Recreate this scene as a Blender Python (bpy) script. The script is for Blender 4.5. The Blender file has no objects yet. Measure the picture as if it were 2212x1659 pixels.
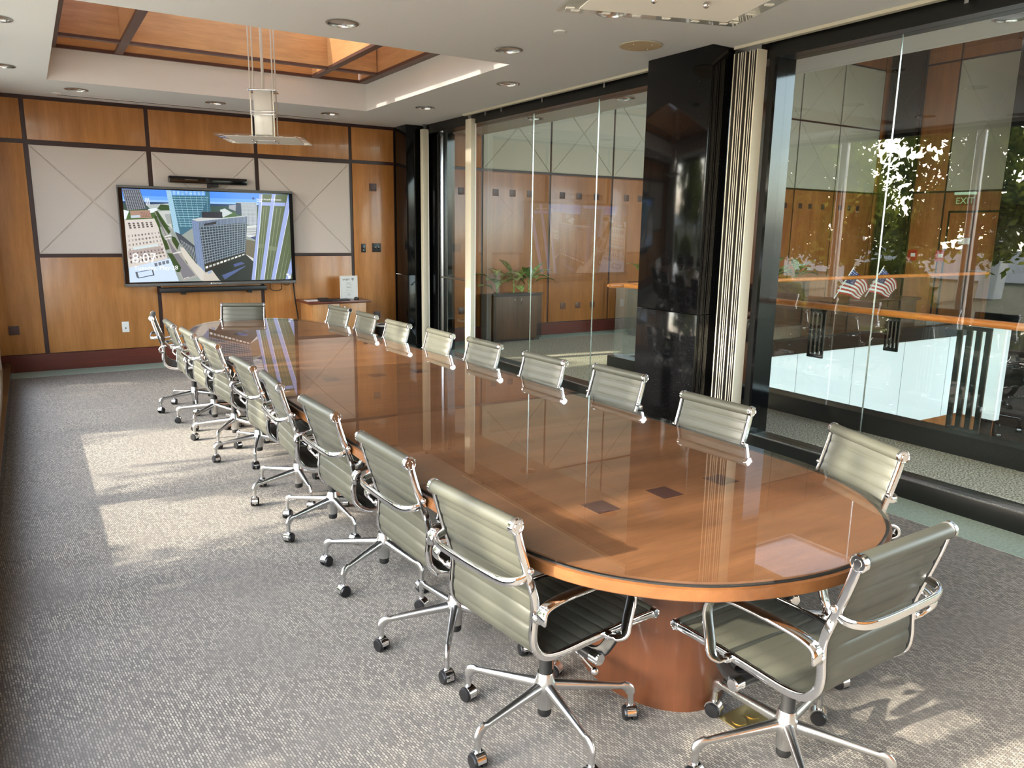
EXPOSURE = 0.6
SUN = 11.0
SKY = 1.55
CAN = 60.0
SCREEN = 0.75
TV = [('p',(80,145,240),[(0,930),(1000,930),(1000,1000),(0,1000)]),('p',(110,170,248),[(0,890),(1000,890),(1000,930),(0,930)]),('p',(150,195,245),[(0,868),(1000,868),(1000,890),(0,890)]),('p',(45,70,110),[(0,845),(1000,845),(1000,868),(0,868)]),('p',(60,85,80),[(0,780),(1000,780),(1000,845),(0,845)]),('p',(75,105,65),[(0,600),(1000,600),(1000,780),(0,780)]),('p',(150,160,155),[(0,0),(1000,0),(1000,600),(0,600)]),('p',(200,210,210),[(554,802),(586,818),(632,770),(571,717)]),('p',(175,185,185),[(125,837),(256,858),(259,775),(155,777)]),('p',(225,235,240),[(134,790),(185,806),(187,765),(147,750)]),('p',(60,85,55),[(188,799),(208,845),(255,837),(257,782),(206,780)]),('p',(220,230,240),[(121,908),(126,909),(132,831),(127,830)]),('p',(220,230,240),[(130,909),(136,909),(141,831),(135,831)]),('p',(220,230,240),[(140,909),(145,910),(149,832),(144,831)]),('p',(72,77,82),[(0,997),(98,998),(125,796),(20,771)]),('g',(165,175,190),[(0,997),(98,998),(125,796),(20,771)],9,14,0.22,1),('g',(150,158,170),[(0,997),(98,998),(125,796),(20,771)],1,14,1,0.16),('p',(228,234,238),[(0,777),(29,765),(9,676),(0,673)]),('p',(170,138,122),[(34,768),(144,780),(152,698),(38,691)]),('g',(100,80,75),[(90,761),(144,767),(149,709),(95,703)],6,4,0.45,0.5),('p',(190,205,215),[(35,718),(85,727),(91,700),(38,691)]),('p',(212,206,198),[(0,669),(166,692),(193,562),(225,257),(1,156),(0,642)]),('g',(95,88,92),[(11,643),(157,657),(162,599),(19,575)],6,3,0.5,0.8),('g',(128,122,120),[(6,520),(193,562),(224,271),(7,184)],10,7,0.45,0.45),('g',(215,212,210),[(6,520),(193,562),(224,271),(7,184)],11,7,0.2,0.3),('p',(205,222,225),[(35,377),(177,419),(179,399),(36,353)]),('p',(175,165,160),[(5,342),(190,394),(209,314),(5,260)]),('g',(105,95,95),[(8,329),(204,377),(219,278),(8,198)],10,3,0.4,0.5),('p',(203,222,248),[(3,160),(240,260),(281,6),(2,2)]),('p',(90,100,110),[(36,114),(47,117),(55,50),(42,51)]),('p',(70,80,95),[(45,113),(137,145),(137,138),(45,107)]),('p',(70,80,95),[(49,50),(136,83),(137,74),(49,42)]),('p',(80,90,100),[(129,139),(136,142),(143,75),(135,72)]),('p',(110,118,128),[(146,206),(163,212),(165,177),(149,170)]),('p',(110,118,128),[(169,215),(185,222),(188,186),(172,180)]),('p',(110,118,128),[(191,224),(208,231),(210,196),(194,189)]),('p',(110,118,128),[(213,234),(230,241),(233,205),(217,199)]),('p',(195,200,196),[(189,772),(259,778),(264,580),(236,629)]),('g',(110,120,120),[(226,739),(267,748),(270,636),(240,636)],7,1,0.45,1),('p',(170,168,160),[(169,771),(187,779),(226,552),(275,391),(404,59),(306,5),(243,328),(196,634)]),('p',(124,124,130),[(172,768),(184,772),(219,552),(257,398),(381,67),(310,23),(260,292),(230,475),(196,634)]),('p',(225,225,220),[(217,503),(256,521),(257,510),(218,490)]),('p',(225,225,220),[(221,474),(253,484),(253,475),(223,465)]),('p',(220,220,215),[(258,319),(305,337),(306,324),(260,306)]),('p',(235,235,230),[(311,34),(344,53),(344,47),(311,28)]),('p',(52,78,45),[(164,730),(181,717),(203,523),(241,363),(218,349),(195,509),(182,634)]),('p',(52,78,45),[(201,489),(226,454),(239,377),(222,349)]),('p',(52,78,45),[(224,317),(254,313),(300,156),(291,106),(272,107),(240,257)]),('p',(52,78,45),[(175,771),(187,772),(209,690),(254,552),(241,524),(213,607),(188,703)]),('p',(52,78,45),[(257,503),(279,490),(299,419),(285,352),(259,447)]),('p',(90,135,55),[(326,291),(340,323),(363,320),(375,277),(371,227),(343,198),(326,234)]),('p',(60,95,40),[(326,242),(372,241),(367,205),(336,198)]),('p',(208,203,192),[(301,384),(323,377),(386,205),(463,72),(456,0),(413,8),(340,205),(310,306)]),('p',(165,205,226),[(245,998),(276,998),(310,469),(272,553)]),('g',(110,150,175),[(245,998),(276,998),(310,469),(272,553)],5,22,0.3,0.4),('p',(66,112,132),[(273,998),(499,1000),(498,782),(438,698),(385,597),(309,504)]),('g',(150,200,212),[(272,938),(497,947),(385,604),(309,603)],1,13,1,0.22),('g',(170,212,222),[(272,938),(497,947),(492,607),(304,602)],7,1,0.05,1),('g',(40,70,95),[(272,938),(497,947),(495,782),(288,776)],20,8,0.4,0.3),('p',(105,165,235),[(274,998),(473,1000),(472,954),(276,945)]),('g',(205,235,245),[(278,995),(471,1000),(470,957),(278,945)],8,4,0.6,0.35),('p',(70,80,90),[(278,553),(310,525),(389,398),(395,190),(369,262),(303,433)]),('g',(175,185,185),[(304,469),(384,377),(394,212),(314,412)],8,3,0.3,1),('p',(190,196,200),[(656,893),(788,897),(784,633),(721,635),(688,750),(652,756)]),('g',(75,95,118),[(656,890),(786,893),(783,640),(648,636)],16,18,0.5,0.5),('p',(60,75,95),[(656,886),(688,881),(688,750),(652,756)]),('p',(165,170,180),[(613,855),(655,861),(651,792),(610,819)]),('p',(212,216,216),[(716,627),(782,636),(769,474),(709,510)]),('g',(120,125,130),[(716,605),(780,614),(773,511),(711,525)],1,5,1,0.35),('p',(60,75,120),[(733,495),(771,511),(767,466)]),('p',(112,105,88),[(708,473),(767,451),(747,191),(698,273)]),('p',(215,212,205),[(699,303),(751,250),(745,198),(701,244)]),('p',(42,50,48),[(442,95),(698,303),(749,213),(732,0),(535,0)]),('p',(85,100,145),[(542,62),(657,140),(659,133),(545,55)]),('p',(85,100,145),[(545,52),(666,148),(668,140),(549,44)]),('p',(85,100,145),[(549,41),(675,155),(677,147),(553,34)]),('p',(85,100,145),[(553,31),(685,162),(686,155),(556,23)]),('p',(85,100,145),[(556,20),(694,169),(696,162),(560,13)]),('p',(80,92,140),[(618,186),(671,214),(691,192),(625,156)]),('p',(200,192,178),[(432,95),(484,123),(528,4),(429,0)]),('p',(150,170,195),[(452,102),(480,123),(481,93),(459,80)]),('p',(196,200,200),[(380,689),(438,712),(567,713),(699,740),(724,734),(423,666)]),('p',(54,57,64),[(444,776),(568,778),(567,710),(444,709)]),('p',(125,145,178),[(380,682),(422,669),(441,95),(394,212)]),('g',(95,115,145),[(380,682),(422,669),(441,95),(394,212)],3,26,0.2,0.5),('p',(58,72,84),[(421,669),(724,737),(701,325),(439,189)]),('g',(150,164,172),[(422,620),(720,664),(701,325),(439,189)],17,1,0.16,1),('g',(140,154,162),[(422,620),(720,664),(701,325),(439,189)],1,14,1,0.25),('p',(128,143,165),[(421,669),(724,737),(720,664),(422,612)]),('g',(90,103,122),[(421,666),(724,734),(720,664),(422,612)],34,1,0.4,1),('p',(60,62,66),[(452,642),(530,673),(527,644),(451,620)]),('p',(50,52,48),[(439,189),(700,325),(699,296),(442,95)]),('g',(225,228,222),[(442,167),(696,314),(696,292),(443,131)],11,1,0.7,0.7),('p',(92,104,76),[(809,995),(997,1000),(1000,688),(1000,0),(729,2)]),('p',(150,160,128),[(832,844),(835,844),(771,2),(768,2)]),('p',(150,160,128),[(848,845),(851,845),(784,1),(781,1)]),('p',(150,160,128),[(917,841),(920,841),(832,0),(829,0)]),('p',(150,160,128),[(943,842),(946,842),(851,0),(849,0)]),('p',(150,160,128),[(1000,650),(1000,650),(916,0),(913,0)]),('p',(150,160,128),[(1000,461),(1000,461),(937,0),(934,0)]),('p',(118,128,100),[(784,414),(822,429),(819,377),(781,370)]),('p',(120,132,104),[(851,400),(906,385),(900,339),(845,347)]),('p',(158,172,222),[(808,992),(826,992),(815,814),(752,2),(729,2),(782,607)]),('p',(158,172,222),[(889,996),(911,997),(892,818),(810,0),(785,1),(876,869)]),('p',(158,172,222),[(995,998),(1000,815),(883,0),(857,0),(974,859)]),('p',(158,172,222),[(815,902),(976,903),(970,862),(814,865)]),('p',(158,172,222),[(999,255),(1000,86),(984,0),(954,0)]),('p',(225,232,250),[(823,990),(827,990),(817,814),(813,814)]),('p',(225,232,250),[(813,814),(817,814),(754,2),(750,2)]),('p',(225,232,250),[(909,995),(913,996),(895,818),(892,818)]),('p',(225,232,250),[(892,818),(895,818),(813,0),(809,0)]),('p',(225,232,250),[(997,815),(1000,815),(885,0),(881,0)]),('p',(60,80,130),[(758,942),(765,954),(773,954),(777,940),(770,927),(763,927)]),('p',(235,240,250),[(960,68),(977,69),(978,48),(962,47)]),('p',(235,240,250),[(970,40),(992,47),(989,9),(974,5)])]
import bpy, bmesh, math, random
from mathutils import Vector, Matrix
S = bpy.context.scene
COL = S.collection
PI = math.pi
rad = math.radians
random.seed(7)

# ------------------------------------------------------------------ render look
S.view_settings.view_transform = 'Standard'
S.view_settings.look = 'None'
S.view_settings.exposure = EXPOSURE
S.view_settings.gamma = 1
S.view_settings.use_curve_mapping = False
S.cycles.use_denoising = True
S.cycles.max_bounces = 8
S.cycles.use_adaptive_sampling = True
S.cycles.adaptive_threshold = .02
S.cycles.diffuse_bounces = 4
S.cycles.glossy_bounces = 4
S.cycles.transparent_max_bounces = 16
S.cycles.caustics_reflective = False
S.cycles.caustics_refractive = False
S.cycles.sample_clamp_indirect = 8.0

# ------------------------------------------------------------------ materials
def lin(c):
    c = c / 255.0
    return c / 12.92 if c <= 0.04045 else ((c + 0.055) / 1.055) ** 2.4
def rgb(r, g, b): return (lin(r), lin(g), lin(b), 1.0)

class NT:
    def __init__(s, name):
        s.m = bpy.data.materials.new(name); s.m.use_nodes = True
        s.t = s.m.node_tree; s.t.nodes.clear()
        s.out = s.n('ShaderNodeOutputMaterial')
    def n(s, typ, **kw):
        nd = s.t.nodes.new(typ)
        for k, v in kw.items():
            if k in nd.bl_rna.properties: setattr(nd, k, v)
        return nd
    def l(s, a, b): s.t.links.new(a, b)
    def bsdf(s, base=None, rough=.5, metal=0, ior=1.5, spec=.5, coat=0):
        b = s.n('ShaderNodeBsdfPrincipled')
        if base: b.inputs['Base Color'].default_value = base
        b.inputs['Roughness'].default_value = rough
        b.inputs['Metallic'].default_value = metal
        b.inputs['IOR'].default_value = ior
        b.inputs['Specular IOR Level'].default_value = spec
        b.inputs['Coat Weight'].default_value = coat
        b.inputs['Coat Roughness'].default_value = .08
        s.l(b.outputs[0], s.out.inputs[0])
        return b
    def coords(s, scale=(1, 1, 1), rot=(0, 0, 0), which='Object', jitter=False):
        tc = s.n('ShaderNodeTexCoord'); mp = s.n('ShaderNodeMapping')
        mp.inputs['Scale'].default_value = scale; mp.inputs['Rotation'].default_value = rot
        if jitter:
            oi = s.n('ShaderNodeObjectInfo'); mu = s.n('ShaderNodeMath', operation='MULTIPLY')
            mu.inputs[1].default_value = 37.0
            s.l(oi.outputs['Random'], mu.inputs[0])
            ad = s.n('ShaderNodeVectorMath', operation='ADD')
            s.l(tc.outputs[which], ad.inputs[0]); s.l(mu.outputs[0], ad.inputs[1])
            s.l(ad.outputs[0], mp.inputs[0])
        else:
            s.l(tc.outputs[which], mp.inputs[0])
        return mp.outputs[0]
    def noise(s, vec, scale=5, detail=4, rough=.55, dist=0):
        nd = s.n('ShaderNodeTexNoise')
        nd.inputs['Scale'].default_value = scale; nd.inputs['Detail'].default_value = detail
        nd.inputs['Roughness'].default_value = rough; nd.inputs['Distortion'].default_value = dist
        s.l(vec, nd.inputs['Vector']); return nd.outputs[0]
    def ramp(s, fac, *stops):
        r = s.n('ShaderNodeValToRGB')
        while len(r.color_ramp.elements) < len(stops): r.color_ramp.elements.new(.5)
        for e, (p, c) in zip(r.color_ramp.elements, stops): e.position = p; e.color = c
        s.l(fac, r.inputs[0]); return r.outputs[0]
    def mix(s, fac, a, b, mode='MIX'):
        m = s.n('ShaderNodeMix', data_type='RGBA', blend_type=mode)
        for sock, v in ((m.inputs['Factor'], fac), (m.inputs['A'], a), (m.inputs['B'], b)):
            pass
        ins = [i for i in m.inputs if i.enabled]
        f, A, B = ins[0], ins[1], ins[2]
        for sock, v in ((f, fac), (A, a), (B, b)):
            if hasattr(v, 'is_linked') or hasattr(v, 'links'): s.l(v, sock)
            else: sock.default_value = v
        return [o for o in m.outputs if o.enabled][0]
    def bump(s, b, h, strength=.1, dist=.01):
        nd = s.n('ShaderNodeBump'); nd.inputs['Strength'].default_value = strength
        nd.inputs['Distance'].default_value = dist
        s.l(h, nd.inputs['Height']); s.l(nd.outputs[0], b.inputs['Normal'])

def plain(name, c, rough=.5, metal=0, spec=.5, coat=0):
    t = NT(name); t.bsdf(c, rough, metal, spec=spec, coat=coat); return t.m

def wood(name, dark, light, axis='Z', rough=.32, coat=.25, fleck=.5):
    t = NT(name)
    sc = {'Z': (1, 1, .09), 'X': (.09, 1, 1), 'Y': (1, .09, 1)}[axis]
    v = t.coords(sc, jitter=True)
    a = t.noise(v, 9, 5, .6, .25); b = t.noise(v, 70, 3, .6)
    v2 = t.coords((1, 1, 1), jitter=True); c = t.noise(v2, 1.6, 3, .5, .6)
    base = t.ramp(a, (.3, dark), (.7, light))
    f = t.ramp(b, (.35, (.80, .80, .80, 1)), (.65, (1.06, 1.06, 1.06, 1)))
    g = t.ramp(c, (.3, (.86, .86, .86, 1)), (.7, (1.1, 1.1, 1.1, 1)))
    x = t.mix(fleck, base, f, 'MULTIPLY'); x = t.mix(.6, x, g, 'MULTIPLY')
    bs = t.bsdf(None, rough, coat=coat); t.l(x, bs.inputs['Base Color'])
    t.bump(bs, b, .04, .002); return t.m

def glass(name, tint, ior=1.6, rough=0.0, frost=None):
    """thin pane: reflects on the side the light meets first, lets the rest straight through"""
    t = NT(name)
    fr = t.n('ShaderNodeFresnel'); fr.inputs['IOR'].default_value = ior
    ge = t.n('ShaderNodeNewGeometry')
    sub = t.n('ShaderNodeMath', operation='SUBTRACT'); sub.inputs[0].default_value = 1
    t.l(ge.outputs['Backfacing'], sub.inputs[1])
    mu = t.n('ShaderNodeMath', operation='MULTIPLY')
    t.l(fr.outputs[0], mu.inputs[0]); t.l(sub.outputs[0], mu.inputs[1])
    tr = t.n('ShaderNodeBsdfTransparent'); tr.inputs[0].default_value = tint
    gl = t.n('ShaderNodeBsdfGlossy'); gl.inputs['Roughness'].default_value = rough
    gl.inputs[0].default_value = (1, 1, 1, 1)
    src = tr.outputs[0]
    if frost:
        df = t.n('ShaderNodeBsdfDiffuse'); df.inputs[0].default_value = frost
        tl = t.n('ShaderNodeBsdfTranslucent'); tl.inputs[0].default_value = frost
        m1 = t.n('ShaderNodeMixShader'); m1.inputs[0].default_value = .5
        t.l(df.outputs[0], m1.inputs[1]); t.l(tl.outputs[0], m1.inputs[2]); src = m1.outputs[0]
    mx = t.n('ShaderNodeMixShader')
    t.l(mu.outputs[0], mx.inputs[0]); t.l(src, mx.inputs[1]); t.l(gl.outputs[0], mx.inputs[2])
    t.l(mx.outputs[0], t.out.inputs[0]); return t.m

M = {}
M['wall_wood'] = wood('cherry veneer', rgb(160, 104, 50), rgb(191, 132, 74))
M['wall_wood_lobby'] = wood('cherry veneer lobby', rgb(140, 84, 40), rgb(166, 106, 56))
M['coffer'] = wood('coffer veneer', rgb(196, 144, 92), rgb(220, 170, 116), 'X')
M['coffer_y'] = wood('coffer veneer cross', rgb(196, 144, 92), rgb(220, 170, 116), 'Y')
M['trim'] = plain('dark stained trim', rgb(46, 20, 18), .4)
M['coffer_trim'] = plain('dark coffer trim', rgb(92, 62, 52), .4)
M['baseboard'] = wood('burgundy baseboard', rgb(84, 36, 26), rgb(104, 46, 34), 'X', .3)
M['table_wood'] = wood('table veneer', rgb(108, 71, 45), rgb(141, 97, 65), 'X', .4, 0.0, .8)
M['table_edge'] = wood('table edge', rgb(97, 59, 31), rgb(117, 76, 43), 'Y', .3)
M['pedestal'] = wood('pedestal veneer', rgb(82, 46, 27), rgb(102, 61, 38), 'Z', .3)
M['cabinet'] = wood('cabinet veneer', rgb(158, 106, 58), rgb(190, 138, 84), 'Z', .35)
M['handrail'] = wood('handrail wood', rgb(176, 100, 42), rgb(206, 130, 62), 'Y', .3)
M['square'] = plain('dark inlay', rgb(72, 48, 44), .4)
M['chrome'] = plain('polished aluminium', (.82, .82, .83, 1), .09, 1)
M['brushed'] = plain('brushed aluminium', (.62, .62, .62, 1), .26, 1)
M['steel'] = plain('steel', (.5, .5, .5, 1), .25, 1)
M['black'] = plain('black plastic', rgb(20, 20, 22), .35)
M['black_soft'] = plain('black rubber', rgb(14, 14, 14), .6)
M['black_gloss'] = plain('gloss black', rgb(12, 12, 14), .1)
M['frame_black'] = plain('black frame', rgb(13, 14, 14), .28)
M['joint'] = plain('silicone joint', (.42, .43, .42, 1), .25, 1)
M['reflector'] = plain('specular cone', (.5, .5, .5, 1), .12, 1)
M['rod'] = plain('satin rod', rgb(214, 210, 200), .3)
M['mullion'] = plain('silver mullion', (.7, .7, .7, 1), .3, 1)
M['cover'] = glass('thin acrylic', (.97, .97, .97, 1), 1.18)
M['white'] = plain('white plastic', rgb(235, 235, 232), .4)
M['paper'] = plain('paper', rgb(240, 240, 238), .6)
M['cream'] = plain('cream blind fabric', rgb(206, 200, 180), .6)
M['slat_shade'] = plain('shaded slat face', rgb(66, 62, 54), .7)  # broad slat faces coloured dark to stand in for shade between slats
M['ink'] = plain('black ink', rgb(25, 25, 25), .6)
M['grey_ink'] = plain('grey ink', rgb(150, 150, 150), .6)
M['white_ink'] = plain('white lettering', rgb(225, 225, 225), .5)
M['brass'] = plain('aged brass', (.45, .36, .16, 1), .4, 1)
M['red'] = plain('red enamel', rgb(170, 30, 24), .4)
M['charcoal'] = plain('planter laminate', rgb(34, 28, 26), .25)
M['soil'] = plain('potting soil', rgb(40, 30, 22), .9)
M['bezel'] = plain('grey bezel', rgb(92, 90, 88), .4)
M['speaker'] = plain('speaker grille', rgb(205, 180, 140), .6)
M['glass'] = glass('clear glass', (.92, .96, .94, 1), 1.85)
M['glass_out'] = glass('window glass', (.97, .98, .98, 1), 1.5)
M['glass_table'] = glass('table glass', (.95, .95, .94, 1), 1.75)
M['glass_plate'] = glass('lamp plate glass', (.92, .93, .90, 1), 1.25)
M['frosted'] = glass('frosted glass', (1, 1, 1, 1), 1.45, .1, (.93, .92, .88, 1))
M['etched'] = plain('etched glass', rgb(236, 234, 222), .5)
M['skylight'] = glass('skylight glass', (.42, .42, .43, 1), 1.4)
M['fascia'] = plain('white fascia', rgb(238, 242, 244), .35)
M['concrete'] = plain('paving', rgb(186, 180, 168), .8)
M['stone_white'] = plain('white stone', rgb(236, 232, 222), .7)
M['bark'] = plain('bark', rgb(86, 66, 50), .9)
M['green_sign'] = plain('exit letters', rgb(190, 225, 180), .4)
M['flag_red'] = plain('flag red', rgb(176, 34, 46), .7)
M['flag_white'] = plain('flag white', rgb(240, 238, 236), .7)
M['flag_blue'] = plain('flag blue', rgb(36, 50, 110), .7)

def m_ceiling(name, c):
    t = NT(name); v = t.coords((1, 1, 1)); n = t.noise(v, 90, 3)
    b = t.bsdf(c, .85, spec=.2); t.bump(b, n, .05, .002); return t.m
M['ceiling'] = m_ceiling('painted ceiling', rgb(232, 233, 232))
M['cove'] = m_ceiling('painted cove', rgb(236, 234, 230))
M['outer_wall'] = m_ceiling('painted plaster', rgb(214, 212, 206))

def m_fabric(name, a, c):
    t = NT(name); v = t.coords((1, 1, 1)); n = t.noise(v, 260, 3, .7)
    b = t.bsdf(None, .95, spec=.1); t.l(t.ramp(n, (.3, a), (.7, c)), b.inputs['Base Color'])
    t.bump(b, n, .2, .002); return t.m
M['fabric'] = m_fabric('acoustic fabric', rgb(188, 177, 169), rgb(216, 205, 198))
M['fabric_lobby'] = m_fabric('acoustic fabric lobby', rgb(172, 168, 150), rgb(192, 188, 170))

def m_vinyl():
    t = NT('olive leather'); v = t.coords((1, 1, 1)); n = t.noise(v, 420, 3, .6)
    b = t.bsdf(rgb(70, 70, 61), .42, spec=.4); t.bump(b, n, .08, .001); return t.m
M['vinyl'] = m_vinyl()

def m_carpet():
    t = NT('woven carpet')
    tc = t.n('ShaderNodeTexCoord')
    wob = t.n('ShaderNodeTexNoise'); wob.inputs['Scale'].default_value = 18; wob.inputs['Detail'].default_value = 1
    t.l(tc.outputs['Object'], wob.inputs['Vector'])
    sc = t.n('ShaderNodeVectorMath', operation='SCALE'); sc.inputs['Scale'].default_value = .004
    t.l(wob.outputs['Color'], sc.inputs[0])
    ad = t.n('ShaderNodeVectorMath', operation='ADD'); t.l(tc.outputs['Object'], ad.inputs[0]); t.l(sc.outputs[0], ad.inputs[1])
    mp = t.n('ShaderNodeMapping'); mp.inputs['Rotation'].default_value = (0, 0, rad(84))
    t.l(ad.outputs[0], mp.inputs[0])
    br = t.n('ShaderNodeTexBrick'); br.offset = .5
    br.inputs['Scale'].default_value = 1
    br.inputs['Brick Width'].default_value = .019; br.inputs['Row Height'].default_value = .0085
    br.inputs['Mortar Size'].default_value = .0022; br.inputs['Mortar Smooth'].default_value = .6
    br.inputs['Bias'].default_value = -.1
    br.inputs['Color1'].default_value = rgb(116, 111, 105); br.inputs['Color2'].default_value = rgb(198, 190, 174)
    br.inputs['Mortar'].default_value = rgb(84, 80, 78)
    t.l(mp.outputs[0], br.inputs['Vector'])
    v = t.coords((1, 1, 1)); big = t.noise(v, 2.2, 3); fine = t.noise(v, 240, 2)
    f = t.ramp(big, (.36, (.35, .35, .35, 1)), (.64, (.75, .75, .75, 1)))
    x = t.mix(f, rgb(121, 116, 110), br.outputs[0])
    x = t.mix(.5, x, t.ramp(fine, (.3, (.75, .75, .75, 1)), (.7, (1.15, 1.15, 1.15, 1))), 'MULTIPLY')
    b = t.bsdf(None, .95, spec=.15); t.l(x, b.inputs['Base Color'])
    t.bump(b, br.outputs['Fac'], -.3, .003); return t.m
M['carpet'] = m_carpet()
def m_speckle(name, *st, scale=160, rough=.95, spec=.1):
    t = NT(name); v = t.coords((1, 1, 1)); n = t.noise(v, scale, 2, .7)
    b = t.bsdf(None, rough, spec=spec); t.l(t.ramp(n, *st), b.inputs['Base Color']); return t.m
M['carpet_lobby'] = m_speckle('lobby carpet', (.4, rgb(108, 100, 88)), (.5, rgb(156, 146, 130)), (.62, rgb(212, 202, 184)), scale=75)
M['carpet_border'] = m_speckle('teal carpet border', (.35, rgb(134, 148, 136)), (.65, rgb(152, 166, 152)), scale=60)
M['granite'] = m_speckle('black granite', (.52, rgb(9, 9, 10)), (.66, rgb(16, 18, 20)), (.8, rgb(60, 66, 70)), scale=130, rough=.07, spec=.38)
def m_leaf(name, a, b_):
    t = NT(name); oi = t.n('ShaderNodeNewGeometry')
    c = t.ramp(oi.outputs['Random Per Island'], (.0, a), (1, b_))
    d = t.n('ShaderNodeBsdfDiffuse'); tl = t.n('ShaderNodeBsdfTranslucent')
    t.l(c, d.inputs[0]); t.l(c, tl.inputs[0])
    mx = t.n('ShaderNodeMixShader'); mx.inputs[0].default_value = .45
    t.l(d.outputs[0], mx.inputs[1]); t.l(tl.outputs[0], mx.inputs[2]); t.l(mx.outputs[0], t.out.inputs[0]); return t.m
M['bed'] = m_speckle('dark ground strip', (.35, rgb(46, 50, 34)), (.65, rgb(88, 92, 64)), scale=6)
M['leaf'] = m_leaf('tree leaves', rgb(66, 88, 40), rgb(128, 136, 58))
def m_dieff():
    t = NT('variegated leaf'); v = t.coords((1, 1, 1), jitter=True); n = t.noise(v, 34, 3, .6)
    b = t.bsdf(None, .4); t.l(t.ramp(n, (.40, rgb(70, 108, 50)), (.54, rgb(176, 200, 116))), b.inputs['Base Color']); return t.m
M['plant'] = m_dieff()
def m_screen():
    t = NT('lit screen')
    at = t.n('ShaderNodeVertexColor'); at.layer_name = 'pic'
    b = t.bsdf(rgb(6, 6, 7), .12, spec=.5)
    t.l(at.outputs[0], b.inputs['Emission Color']); b.inputs['Emission Strength'].default_value = SCREEN
    return t.m
M['screen'] = m_screen()
def m_emit(name, c, s):
    t = NT(name); e = t.n('ShaderNodeEmission'); e.inputs[0].default_value = c; e.inputs[1].default_value = s
    t.l(e.outputs[0], t.out.inputs[0]); return t.m
M['screen_text'] = m_emit('screen lettering', (1, 1, 1, 1), SCREEN * 1.05)
M['exit_lit'] = m_emit('exit lamp', (.75, 1, .7, 1), .35)

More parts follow.
